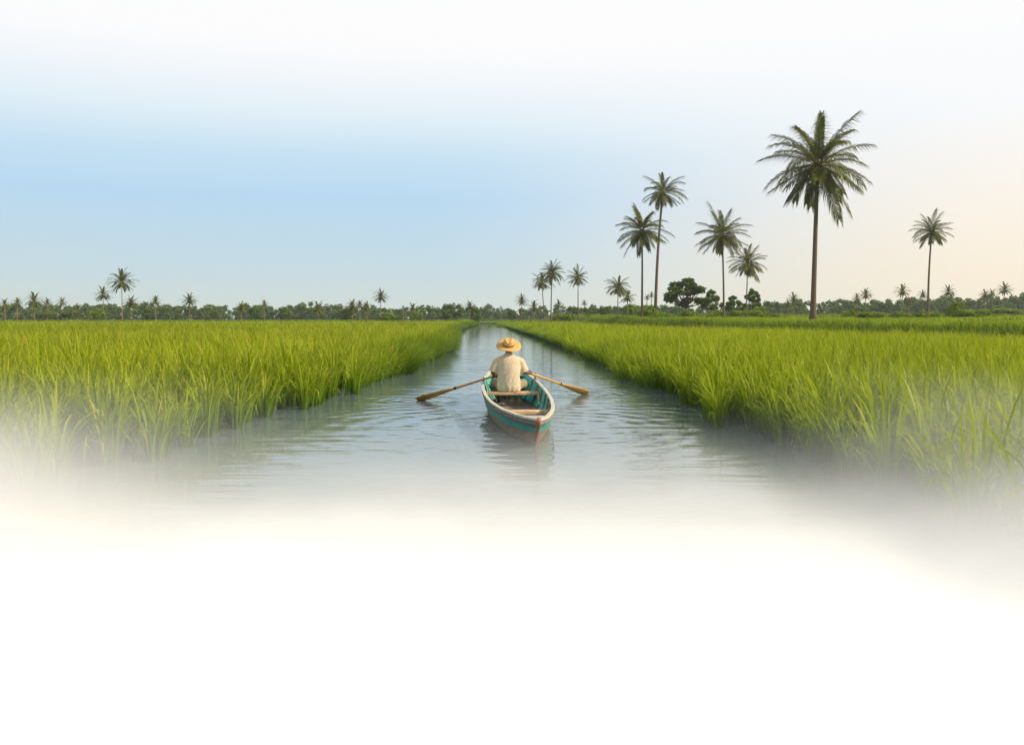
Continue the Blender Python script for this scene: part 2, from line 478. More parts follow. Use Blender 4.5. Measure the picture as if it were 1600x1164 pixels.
# ------------------------------------------------------------------ palms
def crown_mesh(name, seed, nf, el0, el1, droop, nl, ll, lw, hang, mat, Lsd=.1):
    q = random.Random(seed); V, Fc, T, vv = [], [], [], []
    for k in range(nf):
        f = k / (nf - 1)
        az = k * 2.39996 + q.uniform(-.25, .25)
        el = el0 + (el1 - el0) * f ** .85 + q.uniform(-.12, .12)
        Ln = q.gauss(1, Lsd) * (.92 + .14 * math.sin(PI * min(1, f * 1.2))) * (.96 if f > .85 else 1) * (1.0 + .16 * max(0, el - .8))
        dr = droop * (.75 + .5 * q.random()) * (.28 if el < -.25 else 1.0) * (.62 if el > 1.1 else 1)
        rv = q.random()
        hd = Vector((math.cos(az), math.sin(az), 0)); up = Vector((0, 0, 1)); side = hd.cross(up)
        tw = q.uniform(-.3, .3)
        p = hd * .035 + up * (.03 * math.sin(el)); pts = [p.copy()]; tans = []
        n = 12
        for i in range(n):
            t = (i + .5) / n; a = el - dr * t ** 1.35
            d = hd * math.cos(a) + up * math.sin(a) + side * (tw * t * .3)
            d.normalize(); tans.append(d); p = p + d * (Ln / n); pts.append(p.copy())
        o = len(V)                                            # rachis
        for i, c in enumerate(pts):
            r = .014 * (1 - .85 * i / n)
            d = tans[min(i, n - 1)]; nn = side.cross(d)
            V += [c + side * r, c - side * r, c - nn * r * 1.2]
            T += [0.0] * 3; vv += [.2] * 3
        for i in range(n):
            for s in range(3):
                s2 = (s + 1) % 3; Fc.append((o + i * 3 + s, o + i * 3 + s2, o + i * 3 + 3 + s2, o + i * 3 + 3 + s))
        for j in range(nl):
            t = .10 + .90 * (j + .5) / nl
            x = t * n; i = min(int(x), n - 1); c = pts[i].lerp(pts[i + 1], x - i); d = tans[i]
            l = ll * (math.sin(PI * (.13 + .70 * t)) ** .7) * Ln
            ang = .45 + .75 * t
            nn = side.cross(d)
            for sgn in (-1, 1):
                l2 = l * q.uniform(.85, 1.12)
                dv = side * (sgn * math.cos(ang)) + d * math.sin(ang) + nn * q.uniform(-.05, .28)
                dv.normalize()
                dn = (dv * .55 + Vector((0, 0, -1)) * hang * q.uniform(.7, 1.2) + d * .25).normalized()
                wv = d.cross(dv).cross(dv).normalized() * (lw * .5)
                m = c + dv * l2 * .45; tip = m + dn * l2 * .6
                b = len(V)
                V += [c - wv * .5, c + wv * .5, m + wv, m - wv, tip]
                T += [.2, .2, .6, .6, 1]; vv += [min(1, max(0, rv * .6 + q.random() * .4))] * 5
                Fc += [(b, b + 1, b + 2, b + 3), (b + 3, b + 2, b + 4)]
    m = bpy.data.meshes.new(name); m.from_pydata([tuple(v) for v in V], [], Fc)
    a = m.attributes.new('t', 'FLOAT', 'POINT'); a.data.foreach_set('value', T)
    a = m.attributes.new('v', 'FLOAT', 'POINT'); a.data.foreach_set('value', vv)
    m.materials.append(mat); return m
CO = [crown_mesh('crown', 20 + i, nf, 1.45, -.95, dr, 60, .29, .0132, .85, M_COCO) for i, (nf, dr) in enumerate(((38, .9), (34, 1.0), (38, .8)))]
DA = [crown_mesh('crown', 40 + i, nf, 1.45, -.85, dr, 34, .20, .030, .3, M_DATE, .05) for i, (nf, dr) in enumerate(((36, .85), (33, .95)))]
CD = [crown_mesh('crown', 60 + i, 22, 1.45, -.6, .9, 26, .26, .045, .4, M_DATE, .12) for i in range(2)]

def nuts_mesh():
    q = random.Random(5); parts = []
    for k in range(9):
        a = k * 2.4; c = Vector((math.cos(a) * .055, math.sin(a) * .055, -.02 - .03 * (k % 3)))
        prof = [(-.034, .004), (-.026, .022), (0, .031), (.024, .02), (.032, .003)]
        parts.append(tube_geo([c + Vector((0, 0, z)) for z, r in prof], [r for z, r in prof], 7))
    m = bpy.data.meshes.new('coconut_bunch'); V, Fc = join_geo(parts)
    m.from_pydata([tuple(v) for v in V], [], Fc); m.materials.append(M_NUT); smooth(m); return m
NUTS = nuts_mesh()

def palm(px, Y, cpy, hw, kind, label, base_px=None, group=None, var=0, r0=None, nuts=False, lift=0):
    """px, cpy: where the crown's heart is seen; hw: crown half width in photo pixels."""
    x = at(px, Y); xb = at(base_px if base_px is not None else px, Y)
    zb = g1(xb, Y) - .1; zc = zat(cpy, Y); Rr = hw / F * Y
    name = {'co': 'coconut_palm', 'da': 'date_palm', 'cd': 'palm_tree'}[kind]
    root = thing(name, (xb, Y, zb), 0, label, 'palm tree', group)
    h = max(.6, zc - zb); lean = x - xb
    r = r0 or max(.09, h * .013)
    n = 14; path = []; rad = []
    ph = rnd.uniform(0, 6); wob = h * .006
    for i in range(n + 1):
        t = i / n
        path.append(Vector((lean * t ** 1.5 + wob * math.sin(3 * t + ph) * t, wob * math.sin(2.3 * t + ph * 2) * t, h * t)))
        rad.append(r * (1.0 - .38 * t + .75 * math.exp(-t * h / (r * 3.2))))
    off = path[-1] - Vector((lean, 0, h))
    path = [p - off * (i / n) for i, p in enumerate(path)]
    V, Fc = tube_geo(path, rad, 12)
    mesh_obj('trunk', V, Fc, M_BARK if kind == 'co' else M_BARKD, root, sm=True)
    pool = {'co': CO, 'da': DA, 'cd': CD}[kind]
    c = obj_from('crown', pool[var % len(pool)], root)
    c.location = (lean, 0, h); c.scale = (Rr, Rr, Rr); c.rotation_euler = (0, 0, rnd.uniform(0, 6.28))
    if nuts:
        k = obj_from('coconut_bunch', NUTS, root); k.location = (lean, 0, h); k.scale = (Rr * 1.3,) * 3
    return root

GT = 'tall coconut palms on the raised land'
palm(1278, 75, 258, 84, 'co', 'tallest and nearest coconut palm with a thick dark trunk, alone on the grassy dike', 1270, var=0, nuts=True, r0=.235)
palm(1456, 118, 362, 28, 'co', 'tall thin coconut palm standing alone far to the right of the largest palm', 1450, var=2, nuts=True)
palm(1036, 132, 301, 33, 'co', 'very tall leaning coconut palm whose crown rises above its close neighbour', 1024, GT, 1, nuts=True)
palm(1003, 112, 360, 40, 'co', 'straight coconut palm just left of the very tall leaning palm', 1003, GT, 0, nuts=True)
palm(1128, 110, 367, 39, 'co', 'coconut palm beside the broad spreading tree, taller of a pair with touching crowns', 1131, GT, 2, nuts=True)
palm(1168, 124, 411, 29, 'co', 'shorter coconut palm of a pair, rising over a round shrub', 1166, GT, 0, nuts=True)
palm(966, 150, 449, 19.5, 'co', 'coconut palm with drooping fronds near a small shaggy palm', 965, None, 1, nuts=True)
palm(903, 165, 434, 16.5, 'co', 'slender coconut palm standing alone between the paired palms and the drooping one', 903, None, 2, nuts=True)
palm(863, 158, 426, 20, 'co', 'taller palm of the close pair near the bend of the canal', 861, 'close pair of palms near the canal', 0, nuts=True)
palm(847, 164, 441, 17, 'co', 'shorter palm of the close pair near the bend of the canal', 850, 'close pair of palms near the canal', 1, nuts=True)
GL = 'date palms along the left field edge'
for (px, bpx, Y, cpy, hw, lab, var) in (
    (190, 191, 160, 441, 22, 'biggest date palm at the edge of the left field, arching golden green fronds', 0),
    (161, 162, 180, 461, 14, 'date palm just left of the biggest one in the left field', 1),
    (205, 206, 185, 474, 13, 'short date palm tucked under the right side of the biggest one', 0),
    (243, 243, 170, 472, 10, 'small date palm with a brown mound at its foot', 1),
    (296, 296, 165, 470, 13, 'date palm standing alone halfway along the left treeline, slim pale trunk', 0),
    (53, 54, 170, 471, 14.5, 'widest date palm near the far left end of the treeline', 1),
    (27, 27, 180, 474, 9.5, 'narrow date palm between two others at the far left end', 0),
    (7, 8, 185, 476, 10, 'leftmost date palm of all, paled by the haze', 1),
    (74, 74, 200, 473, 8, 'small date palm behind a pale yellow green shrub at far left', 0),
    (97, 98, 190, 473, 9, 'date palm leaning out of pale bushes at far left', 1),
    (121, 121, 200, 481, 7, 'tiny date palm peeping over pale bushes at far left', 0),
    (595, 595, 190, 464, 13, 'date palm standing alone well above the treeline left of the canal', 0),
    (497, 497, 175, 483, 13, 'bushy low date palm with a wide crown and short trunk', 1),
    (377, 377, 180, 481, 10, 'low dark date palm at the right end of the left grove', 0),
    (413, 413, 195, 476, 7.5, 'small date palm right of a dark leafy clump', 1),
    (550, 551, 170, 479, 12, 'leftmost trunk in the merged clump of three palms', 0),
    (562, 562, 176, 478, 9, 'middle one in the merged clump of three palms', 1),
    (573, 573, 172, 480, 9.5, 'right one in the merged clump of three palms', 0),
    (645, 645, 185, 485, 12, 'round headed palm over a rounded shrub left of the canal', 1),
    (734, 733, 175, 480, 11, 'date palm among the round trees beside the canal bend', 0),
    (533, 533, 230, 479, 4.5, 'very small slim palm in the treeline left of the three palm clump', 1),
    (630, 630, 240, 480, 3, 'pin thin distant palm left of the round headed palm', 0),
    (660, 660, 250, 484, 2.6, 'pin thin distant palm right of the round headed palm', 1),
    (751, 751, 260, 483, 3.6, 'distant lollipop palm just left of the canal end', 0),
    (783, 783, 260, 482, 4.2, 'distant lollipop palm straight above the end of the canal', 1)):
    palm(px, Y, cpy, hw, 'da', lab, bpx, GL if px < 300 else None, var)
GR = 'hazy palms in the right treeline'
for (px, bpx, Y, cpy, hw, lab, var, kd) in (
    (815, 815, 190, 470, 11, 'feathery palm standing tall behind the leafy one at the right canal bank', 0, 'da'),
    (834, 834, 150, 481, 12, 'low leafy palm in front of the close pair at the right canal bank', 1, 'cd'),
    (873, 873, 185, 477, 8, 'low palm rising from a green shrub right of the close pair', 0, 'cd'),
    (913, 913, 220, 474, 5.5, 'small far palm right of the slender lone palm', 1, 'da'),
    (981, 980, 155, 466, 13, 'shaggy palm hanging curved fronds beside the drooping coconut palm', 1, 'cd'),
    (1011, 1010, 150, 466, 6, 'small palm head between the two tall straight trunks', 0, 'cd'),
    (1018, 1018, 152, 462, 6, 'small round palm head close to the leaning trunk', 1, 'cd'),
    (1240, 1241, 200, 467, 10.5, 'far palm just left of the largest trunk', 0, 'da'),
    (1231, 1231, 205, 475, 7, 'low dark palm touching the far palm left of the largest trunk', 1, 'da'),
    (1353, 1352, 190, 461, 11, 'taller of two touching palms between the largest palm and the lone thin one', 0, 'da'),
    (1339, 1340, 196, 466, 8, 'shorter of two touching palms right of the largest palm', 1, 'da'),
    (1410, 1410, 175, 456, 12.5, 'far palm with a clear slim trunk left of the lone thin palm', 0, 'da'),
    (1420, 1420, 190, 473, 8, 'short dim palm under the clear trunked far palm', 1, 'da'),
    (1442, 1442, 185, 461, 8.5, 'hazy palm head touching the lone thin trunk', 0, 'da'),
    (1482, 1482, 190, 457, 12, 'hazy palm with a wide crown right of the lone thin trunk', 1, 'da'),
    (1539, 1539, 200, 461, 9, 'hazy palm, left half of a joined double crown near the right edge', 0, 'da'),
    (1550, 1550, 202, 459, 8, 'hazy palm, right half of a joined double crown near the right edge', 1, 'da'),
    (1570, 1567, 185, 453, 12.5, 'rightmost hazy palm, tallest near the right edge of the treeline', 0, 'da')):
    palm(px, Y, cpy, hw, kd, lab, bpx, GR if px > 1200 else None, var)

# ------------------------------------------------------------------ broadleaf trees and shrubs
def tree_protos():
    out = {}
    for nm, seed, style in (('round_a', 1, 'round'), ('round_b', 2, 'round'), ('round_c', 5, 'round'), ('airy_a', 3, 'airy'), ('airy_b', 4, 'airy'), ('shrub_a', 6, 'shrub'), ('shrub_b', 7, 'shrub'), ('pale', 8, 'pale'), ('wide', 9, 'wide')):
        q = np.random.default_rng(seed); cl = []; limbs = []
        if style == 'round':            # unit height 1, half width .5
            for k in range(26):
                a = q.uniform(0, 2 * PI); zz = q.uniform(.3, .92); rr = .42 * math.sqrt(max(.05, 1 - ((zz - .58) / .42) ** 2)) * q.uniform(.5, 1)
                r = q.uniform(.09, .16); cl.append((math.cos(a) * rr, math.sin(a) * rr, zz, r, r, r * .85))
                if k < 7: limbs.append((math.cos(a) * rr * .8, math.sin(a) * rr * .8, zz))
            V = leafcloud(cl, 2400, .05, q); mat = M_TREE; fork = .25
        elif style == 'airy':
            for k in range(24):
                f = k / 23; a = k * 2.4 + q.uniform(-.5, .5); rr = (.07 + .42 * f ** .6) * q.uniform(.75, 1.1); zz = .93 - .48 * f + q.uniform(-.09, .07)
                r = q.uniform(.055, .115); cl.append((math.cos(a) * rr, math.sin(a) * rr, zz, r * 1.4, r * 1.4, r * .6))
                limbs.append((math.cos(a) * rr, math.sin(a) * rr, zz - .03))
            V = leafcloud(cl, 1350, .10, q, 'fill'); mat = M_TREE; fork = .3
        else:
            w = .5
            for k in range(22):
                a = q.uniform(0, 2 * PI); rr = w * math.sqrt(q.random()) * .85; zz = .75 * math.sqrt(max(0, 1 - (rr / w) ** 2)) * q.uniform(.55, 1)
                r = q.uniform(.12, .2); cl.append((math.cos(a) * rr, math.sin(a) * rr, zz, r, r, r))
                if k < 5: limbs.append((math.cos(a) * rr * .7, math.sin(a) * rr * .7, zz * .7))
            V = leafcloud(cl, 2200, .055, q); mat = M_PALE if style == 'pale' else M_BUSH; fork = .05
        parts = []
        tr = .03 if style in ('round', 'airy') else .015
        if style in ('round', 'airy'):
            parts.append(tube_geo([Vector((0, 0, -.05)), Vector((0, 0, .1)), Vector((.01, 0, fork)), Vector((0, .01, fork + .2))], [tr * 1.4, tr, tr * .85, tr * .4], 7))
        for (x, y, z) in limbs:
            b = Vector((0, 0, fork)); e = Vector((x, y, z)); m = b.lerp(e, .5) + Vector((0, 0, -.03))
            parts.append(tube_geo([b, m, e], [tr * .6, tr * .4, tr * .15], 5))
        LV, LF = join_geo(parts)
        tm = bpy.data.meshes.new('trunk'); tm.from_pydata([tuple(v) for v in LV], [], LF); tm.materials.append(M_WOODY); smooth(tm)
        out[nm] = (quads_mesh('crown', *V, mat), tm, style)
    return out
TP = tree_protos()
def tree(px, Y, base_py, top_py, wpx, proto, label, group=None, name=None, cat=None):
    x = at(px, Y); zt = zat(top_py, Y); zb = g1(x, Y) - .05
    h = max(.5, zt - zb); w = wpx / F * Y
    cm, tm, style = TP[proto]
    nm = name or ('tree' if style in ('round', 'airy') else 'shrub')
    root = thing(nm, (x, Y, zb), 0, label, cat or ('tree' if nm == 'tree' else 'shrub'), group)
    rz = rnd.uniform(0, 6.28)
    for m_, n_ in ((tm, 'trunk' if nm == 'tree' else 'stem'), (cm, 'crown' if nm == 'tree' else 'foliage')):
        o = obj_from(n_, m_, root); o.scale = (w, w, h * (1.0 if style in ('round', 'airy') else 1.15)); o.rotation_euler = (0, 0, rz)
    return root

tree(1071, 128, 488, 436, 72, 'airy_a', 'broad dark spreading tree right of the leaning palm')
tree(1113, 132, 490, 455, 32, 'airy_b', 'small glossy leaved tree between the broad tree and a coconut trunk')
tree(1147, 126, 488, 464, 30, 'airy_b', 'low dark tree between the trunks of the paired palms')
tree(1176, 130, 488, 452, 28, 'airy_a', 'airy tree directly behind the shorter palm of the pair')
tree(1010, 122, 497, 474, 34, 'shrub_a', 'tall green shrub between the straight and the leaning trunk')
GS = 'green shrubs on the raised land'
for (px, Y, t, w, pr, lab) in (
    (1032, 105, 489, 40, 'shrub_b', 'low dark shrub at the foot of the leaning palm'),
    (1078, 118, 486, 26, 'shrub_a', 'rounded shrub below the broad spreading tree'),
    (1121, 112, 487, 34, 'shrub_b', 'rounded shrub at the foot of the taller paired palm'),
    (1154, 110, 485, 26, 'wide', 'dark shrub between the feet of the paired palms'),
    (1176, 112, 482, 28, 'shrub_a', 'rounded shrub at the foot of the shorter paired palm'),
    (1191, 120, 480, 14, 'shrub_b', 'small yellow green round shrub right of the paired palms'),
    (1206, 100, 490, 36, 'wide', 'low shrub on the dike left of the largest trunk'),
    (1326, 105, 485, 24, 'shrub_a', 'round shrub alone right of the largest trunk'),
    (1363, 92, 487, 44, 'wide', 'wide shrub in front of the two touching far palms'),
    (1408, 95, 489, 34, 'shrub_b', 'low shrub left of the lone thin trunk'),
    (1450, 98, 487, 40, 'shrub_a', 'shrub around the foot of the lone thin palm'),
    (1493, 100, 472, 26, 'shrub_b', 'tall bushy shrub right of the lone thin palm'),
    (1516, 96, 482, 46, 'wide', 'wide low shrub right of the tall bushy shrub'),
    (1560, 150, 482, 60, 'wide', 'long low hazy shrub below the rightmost palm')):
    tree(px, Y, 0, t - 4, w * 1.15, pr, lab, GS)
for (px, Y, t, w, pr, lab) in (
    (880, 150, 487, 26, 'shrub_a', 'round green shrub right of the close pair of palms'),
    (945, 165, 479, 18, 'round_b', 'small tree left of the drooping coconut palm'),
    (985, 160, 474, 18, 'shrub_b', 'bush behind the drooping coconut palm'),
    (920, 190, 482, 18, 'round_a', 'small dark tree right of the slender lone palm'),
    (895, 195, 481, 18, 'round_c', 'small dark tree left of the slender lone palm'),
    (700, 175, 476, 20, 'round_a', 'round tree left of the pair of dark trees by the canal bend'),
    (714, 178, 474, 18, 'round_b', 'dark round tree beside the date palm at the canal bend'),
    (743, 176, 482, 14, 'round_c', 'olive round shrub tree right of the date palm at the canal bend'),
    (650, 180, 484, 18, 'shrub_a', 'rounded shrub under the round headed palm'),
    (398, 175, 479, 16, 'round_b', 'dark leafy clump right of the low dark date palm'),
    (443, 190, 481, 16, 'round_c', 'small olive tree alone in the left treeline'),
    (337, 190, 483, 14, 'pale', 'pale yellow green bush halfway along the left treeline'),
    (76, 172, 484, 24, 'pale', 'pale yellow green shrub right of the widest far left date palm'),
    (112, 176, 480, 26, 'pale', 'pale bushy shrub with spreading top at far left'),
    (152, 178, 481, 22, 'shrub_b', 'green shrub behind the date palm left of the biggest one'),
    (228, 182, 484, 18, 'round_c', 'small green tree between the biggest date palm and the mound palm'),
    (540, 172, 484, 22, 'round_a', 'dark round tree merged into the left of the three palm clump'),
    (607, 185, 489, 30, 'shrub_b', 'low green shrub right of the lone date palm left of the canal'),
    (800, 200, 484, 12, 'round_b', 'small dark tree left of the feathery palm at the right canal bank')):
    tree(px, Y, 0, t - 1.5, w * 1.3, pr, lab)
# a leafy weed in the rice and brown mounds at the palms' feet
tree(1225, 46, 0, 508, 13, 'shrub_b', 'small dark weed standing in the right rice field', None, 'weed', 'weed')
MM = plain('dry_straw', (.22, .12, .06), .9, 4, .4)
def mound_mesh(seed):
    q = np.random.default_rng(seed); rb = []
    V = leafcloud([(q.uniform(-.3, .3), q.uniform(-.3, .3), q.uniform(.05, .3), .3, .3, .25) for _ in range(9)], 500, .18, q)
    return quads_mesh('straw_mound', *V, MM)
for i, (px, Y, w, lab) in enumerate(((192, 134, 9, 'brown straw mound at the foot of the biggest date palm'), (225, 134, 7, 'brown straw mound right of the biggest date palm'), (243, 134, 6, 'brown straw mound under the small date palm'), (267, 134, 5, 'brown straw mound alone in the left field edge'))):
    o = obj_from('straw_mound', mound_mesh(i)); x = at(px, Y); o.location = (x, Y, g1(x, Y)); s = w / F * Y; o.scale = (s, s, s * 1.5)
    tag(o, lab, 'straw mound', 'brown mounds under the left palms')

# far wood that closes the horizon
q = np.random.default_rng(77); cl = []; sz = []
def wood(x0, x1, y0, y1, n, top):
    for _ in range(n):
        X = q.uniform(x0, x1); Y = q.uniform(y0, y1); zb = g1(X, Y); px = 800 + X / Y * F
        tp = zat(np.interp(px, [p for p, _ in top], [v for _, v in top]) + q.normal(-.6, 3.6), Y)
        h = max(2.5, tp - zb); w = h * q.uniform(.35, .6)
        for _ in range(8):
            a = q.uniform(0, 6.28); zz = q.uniform(.02, .88); rr = w * math.sqrt(max(.05, 1 - (zz - .4) ** 2 * 2.4)) * q.uniform(.2, .8)
            r = h * q.uniform(.10, .2)
            cl.append((X + math.cos(a) * rr, Y + math.sin(a) * rr, zb + h * zz, r, r, r * .9)); sz.append(h * .13)
TOPL = [(0, 478), (160, 478), (330, 479), (450, 479), (560, 481), (700, 484), (800, 485), (900, 483), (1000, 480), (1100, 480), (1200, 477), (1300, 474), (1420, 471), (1500, 468), (1600, 464)]
wood(-260, -6, 285, 360, 420, TOPL)
wood(-40, 70, 330, 420, 200, TOPL)
wood(30, 260, 260, 340, 420, TOPL)
V = leafcloud(cl, np.full(len(cl), 36), np.array(sz), q)
o = obj_from('forest', quads_mesh('forest', *V, M_WOODS)); tag(o, 'far wood that closes the horizon behind the fields', 'forest', kind='stuff')

# ------------------------------------------------------------------ the boat
def wood_mat(name, c0, c1, grain=(3, 60, 60), rough=.7, wear=None, bump=.4, spec=.3):
    M, t, b = new_mat(name)
    o = objc(t)
    n1 = noise(t, scalev(t, o, grain), 1.0, 6, .6)
    col = mixc(t, mrange(t, n1, .3, .7, 0, 1), c0, c1)
    n2 = noise(t, o, 5.0, 6, .65)
    if wear: col = mixc(t, mrange(t, n2, .52, .68, 0, .85), col, wear)
    L(t, col, b.inputs['Base Color']); b.inputs['Roughness'].default_value = rough; b.inputs['Specular IOR Level'].default_value = spec
    bn = N(t, 'ShaderNodeBump'); bn.inputs['Strength'].default_value = bump; bn.inputs['Distance'].default_value = .006
    L(t, n1, bn.inputs['Height']); L(t, bn.outputs[0], b.inputs['Normal'])
    return M
G3 = (40, 4, 40)                                       # grain runs along the boat (local y)
M_RAIL = wood_mat('weathered_rail', (.44, .40, .31), (.64, .60, .49), G3, .7, (.30, .42, .37))
M_THWART = wood_mat('worn_thwart', (.46, .29, .15), (.68, .47, .28), (4, 40, 40), .65, (.34, .23, .15))
M_DECK = wood_mat('grey_deck', (.36, .34, .30), (.52, .49, .42), G3, .75, (.25, .22, .18))
M_RIB = wood_mat('brown_rib', (.17, .10, .07), (.30, .19, .13), (20, 20, 20), .8)
M_FLOOR = wood_mat('dark_floor', (.11, .09, .07), (.24, .19, .14), G3, .8, (.30, .24, .18))
M_STRAKE = wood_mat('grey_strake', (.16, .14, .125), (.28, .25, .22), G3, .8)
M_POST = wood_mat('red_post', (.25, .10, .06), (.40, .19, .11), (20, 20, 6), .7)
M_OAR = wood_mat('oar_wood', (.46, .22, .035), (.66, .36, .06), G3, .45, None, .25, .45)
M_OARD = plain('oar_binding', (.06, .035, .02), .8)
def hull_mat():
    M, t, b = new_mat('painted_hull')
    v = attr(t, 't'); o = objc(t)
    grain = noise(t, scalev(t, o, (30, 3, 30)), 1.0, 6, .6); spots = noise(t, o, 4.5, 7, .7)
    vj = mth(t, 'ADD', v, mth(t, 'MULTIPLY', mth(t, 'SUBTRACT', spots, .5), .02))
    dark = mixc(t, grain, (.10, .085, .07), (.20, .17, .14))
    teal = mixc(t, mrange(t, grain, .3, .7, 0, 1), (.02, .26, .22), (.05, .40, .33))
    teal = mixc(t, mrange(t, spots, .56, .68, 0, .8), teal, (.22, .25, .20))
    low = mixc(t, mrange(t, grain, .3, .7, 0, 1), (.20, .135, .07), (.42, .29, .15))
    low = mixc(t, mrange(t, spots, .5, .62, 0, .55), low, (.10, .22, .19))
    def band(a, bb): return mth(t, 'MULTIPLY', mrange(t, vj, a - .008, a + .008, 0, 1), mrange(t, vj, bb - .008, bb + .008, 1, 0))
    col = mixc(t, band(.17, .36), mixc(t, mrange(t, vj, .36, .37, 0, 1), dark, low), teal)
    seam = mth(t, 'PINGPONG', vj, .095)
    col = mixc(t, mrange(t, seam, 0, .010, .75, 0), col, (.03, .025, .02))
    wet = mrange(t, vj, .60, .70, 0, .6)
    col = mixc(t, wet, col, (.05, .045, .03))
    L(t, col, b.inputs['Base Color']); b.inputs['Roughness'].default_value = .55; b.inputs['Specular IOR Level'].default_value = .35
    bn = N(t, 'ShaderNodeBump'); bn.inputs['Strength'].default_value = .5; bn.inputs['Distance'].default_value = .01
    L(t, mth(t, 'ADD', mth(t, 'MULTIPLY', grain, .5), mrange(t, seam, 0, .014, 0, 1)), bn.inputs['Height']); L(t, bn.outputs[0], b.inputs['Normal'])
    return M
M_HULL = hull_mat()
M_INNER = wood_mat('teal_inner_paint', (.010, .34, .31), (.03, .52, .46), G3, .5, (.12, .20, .17))

PROF = [(0, .03), (.02, .115), (.05, .235), (.09, .365), (.15, .52), (.2, .63), (.26, .74), (.38, .90), (.5, .985), (.6, 1), (.7, .97), (.8, .86), (.9, .60), (.96, .32), (1, .03)]
SHEER = [(0, .355), (.06, .335), (.2, .305), (.35, .295), (.5, .31), (.65, .345), (.8, .42), (.92, .52), (1, .60)]
FLARE = [(0, 1), (.2, .975), (.4, .94), (.6, .87), (.72, .80), (.86, .62), (.95, .35), (1, .04)]
BL, HWM, ZK = 7.56, .505, -.15
def hull_pt(u, v, inset=0.0):
    s0 = 1.0 * v ** 1.1; s1 = BL - 1.25 * v
    w = interp(PROF, u) * HWM * interp(FLARE, v)
    zg = interp(SHEER, u)
    return max(.0, w - inset), s0 + u * (s1 - s0), zg + v * (ZK - zg)
boat = thing('rowing_boat', (.30, 9.86, 0), R(3.4), 'old wooden rowing boat with teal planks and pale worn rails on the canal', 'boat')
NU = 48
US = [((1 - math.cos(PI * i / NU)) / 2) * .6 + (i / NU) * .4 for i in range(NU + 1)]
def skin(name, vs, inset, mat, flip=False):
    V, T, Fc = [], [], []
    m = len(vs)
    for u in US:
        for sgn in (-1, 1):
            for v in vs:
                w, y, z = hull_pt(u, v, inset); V.append((sgn * w, y, z)); T.append(v)
    for i in range(NU):
        for si in (0, 1):
            for j in range(m - 1):
                a = (i * 2 + si) * m + j; b = ((i + 1) * 2 + si) * m + j
                q = (a, a + 1, b + 1, b) if (si == 0) != flip else (a, b, b + 1, a + 1)
                Fc.append(q)
    o = mesh_obj(name, V, Fc, mat, boat, sm=True)
    a = o.data.attributes.new('t', 'FLOAT', 'POINT'); a.data.foreach_set('value', T)
    return o
skin('hull', [i / 14 for i in range(15)], 0, M_HULL)
skin('inner_planking', [i / 9 * .66 for i in range(10)], .022, M_INNER, True)
def strip(name, v, out, wd, th, mat, dz=0.0, sgn=1, u0=0, u1=1):
    """a rail that follows the hull at level v: wd across, th high"""
    V, Fc = [], []
    uu = [u for u in US if u0 <= u <= u1]
    for u in uu:
        w, y, z = hull_pt(u, v)
        for (a, b) in ((out, 0), (out - wd, 0), (out - wd, th), (out, th)):
            V.append((sgn * max(.002, w + a), y, z + dz + b))
    for i in range(len(uu) - 1):
        for k in range(4):
            k2 = (k + 1) % 4; Fc.append((i * 4 + k, i * 4 + k2, i * 4 + 4 + k2, i * 4 + 4 + k))
    Fc.append((0, 1, 2, 3)); e = (len(uu) - 1) * 4; Fc.append((e + 3, e + 2, e + 1, e))
    return mesh_obj(name, V, Fc, mat, boat)
for sgn in (-1, 1):
    strip('gunwale', 0, .014, .046, .026, M_RAIL, 0, sgn)
    strip('rubbing_strake', .10, .016, .014, .03, M_STRAKE, 0, sgn)
# floor boards: five planks with gaps
FZ = .025
def inner_w(y, z):
    """half width inside the planking at boat station y and height z"""
    best = 0
    for k in range(0, 80):
        u = k / 80
        zg = float(interp(SHEER, u)); v = (z - zg) / (ZK - zg)
        if not 0 <= v <= 1: continue
        w, yy, _ = hull_pt(u, v, .024)
        if abs(yy - y) < .06: best = max(best, float(w))
    return best
parts = []
for k in range(-3, 4):
    V = []; Fc = []
    ysn = [1.05 + i * .2 for i in range(27)]
    ok = []
    for y in ysn:
        w = inner_w(y, FZ); a, b = k * .115 - .054, k * .115 + .054
        a2, b2 = max(a, -w), min(b, w)
        if b2 - a2 > .015: ok.append((y, a2, b2))
    for (y, a, b) in ok: V += [(a, y, FZ), (b, y, FZ), (b, y, FZ - .018), (a, y, FZ - .018)]
    for i in range(len(ok) - 1):
        for q in range(4): Fc.append((i * 4 + q, i * 4 + (q + 1) % 4, i * 4 + 4 + (q + 1) % 4, i * 4 + 4 + q))
    parts.append((V, [tuple(reversed(f)) for f in Fc]))
V, Fc = join_geo(parts); mesh_obj('floor', V, Fc, M_FLOOR, boat)
# dark bilge under the boards keeps the water out of sight
V = []; Fc = []
yb = [0.8 + i * .2 for i in range(31)]
for y in yb:
    w = inner_w(y, .003) + .01; V += [(-w, y, .003), (w, y, .003)]
Fc = [(i * 2, i * 2 + 1, i * 2 + 3, i * 2 + 2) for i in range(len(yb) - 1)]
mesh_obj('bilge', V, Fc, M_FLOOR, boat)

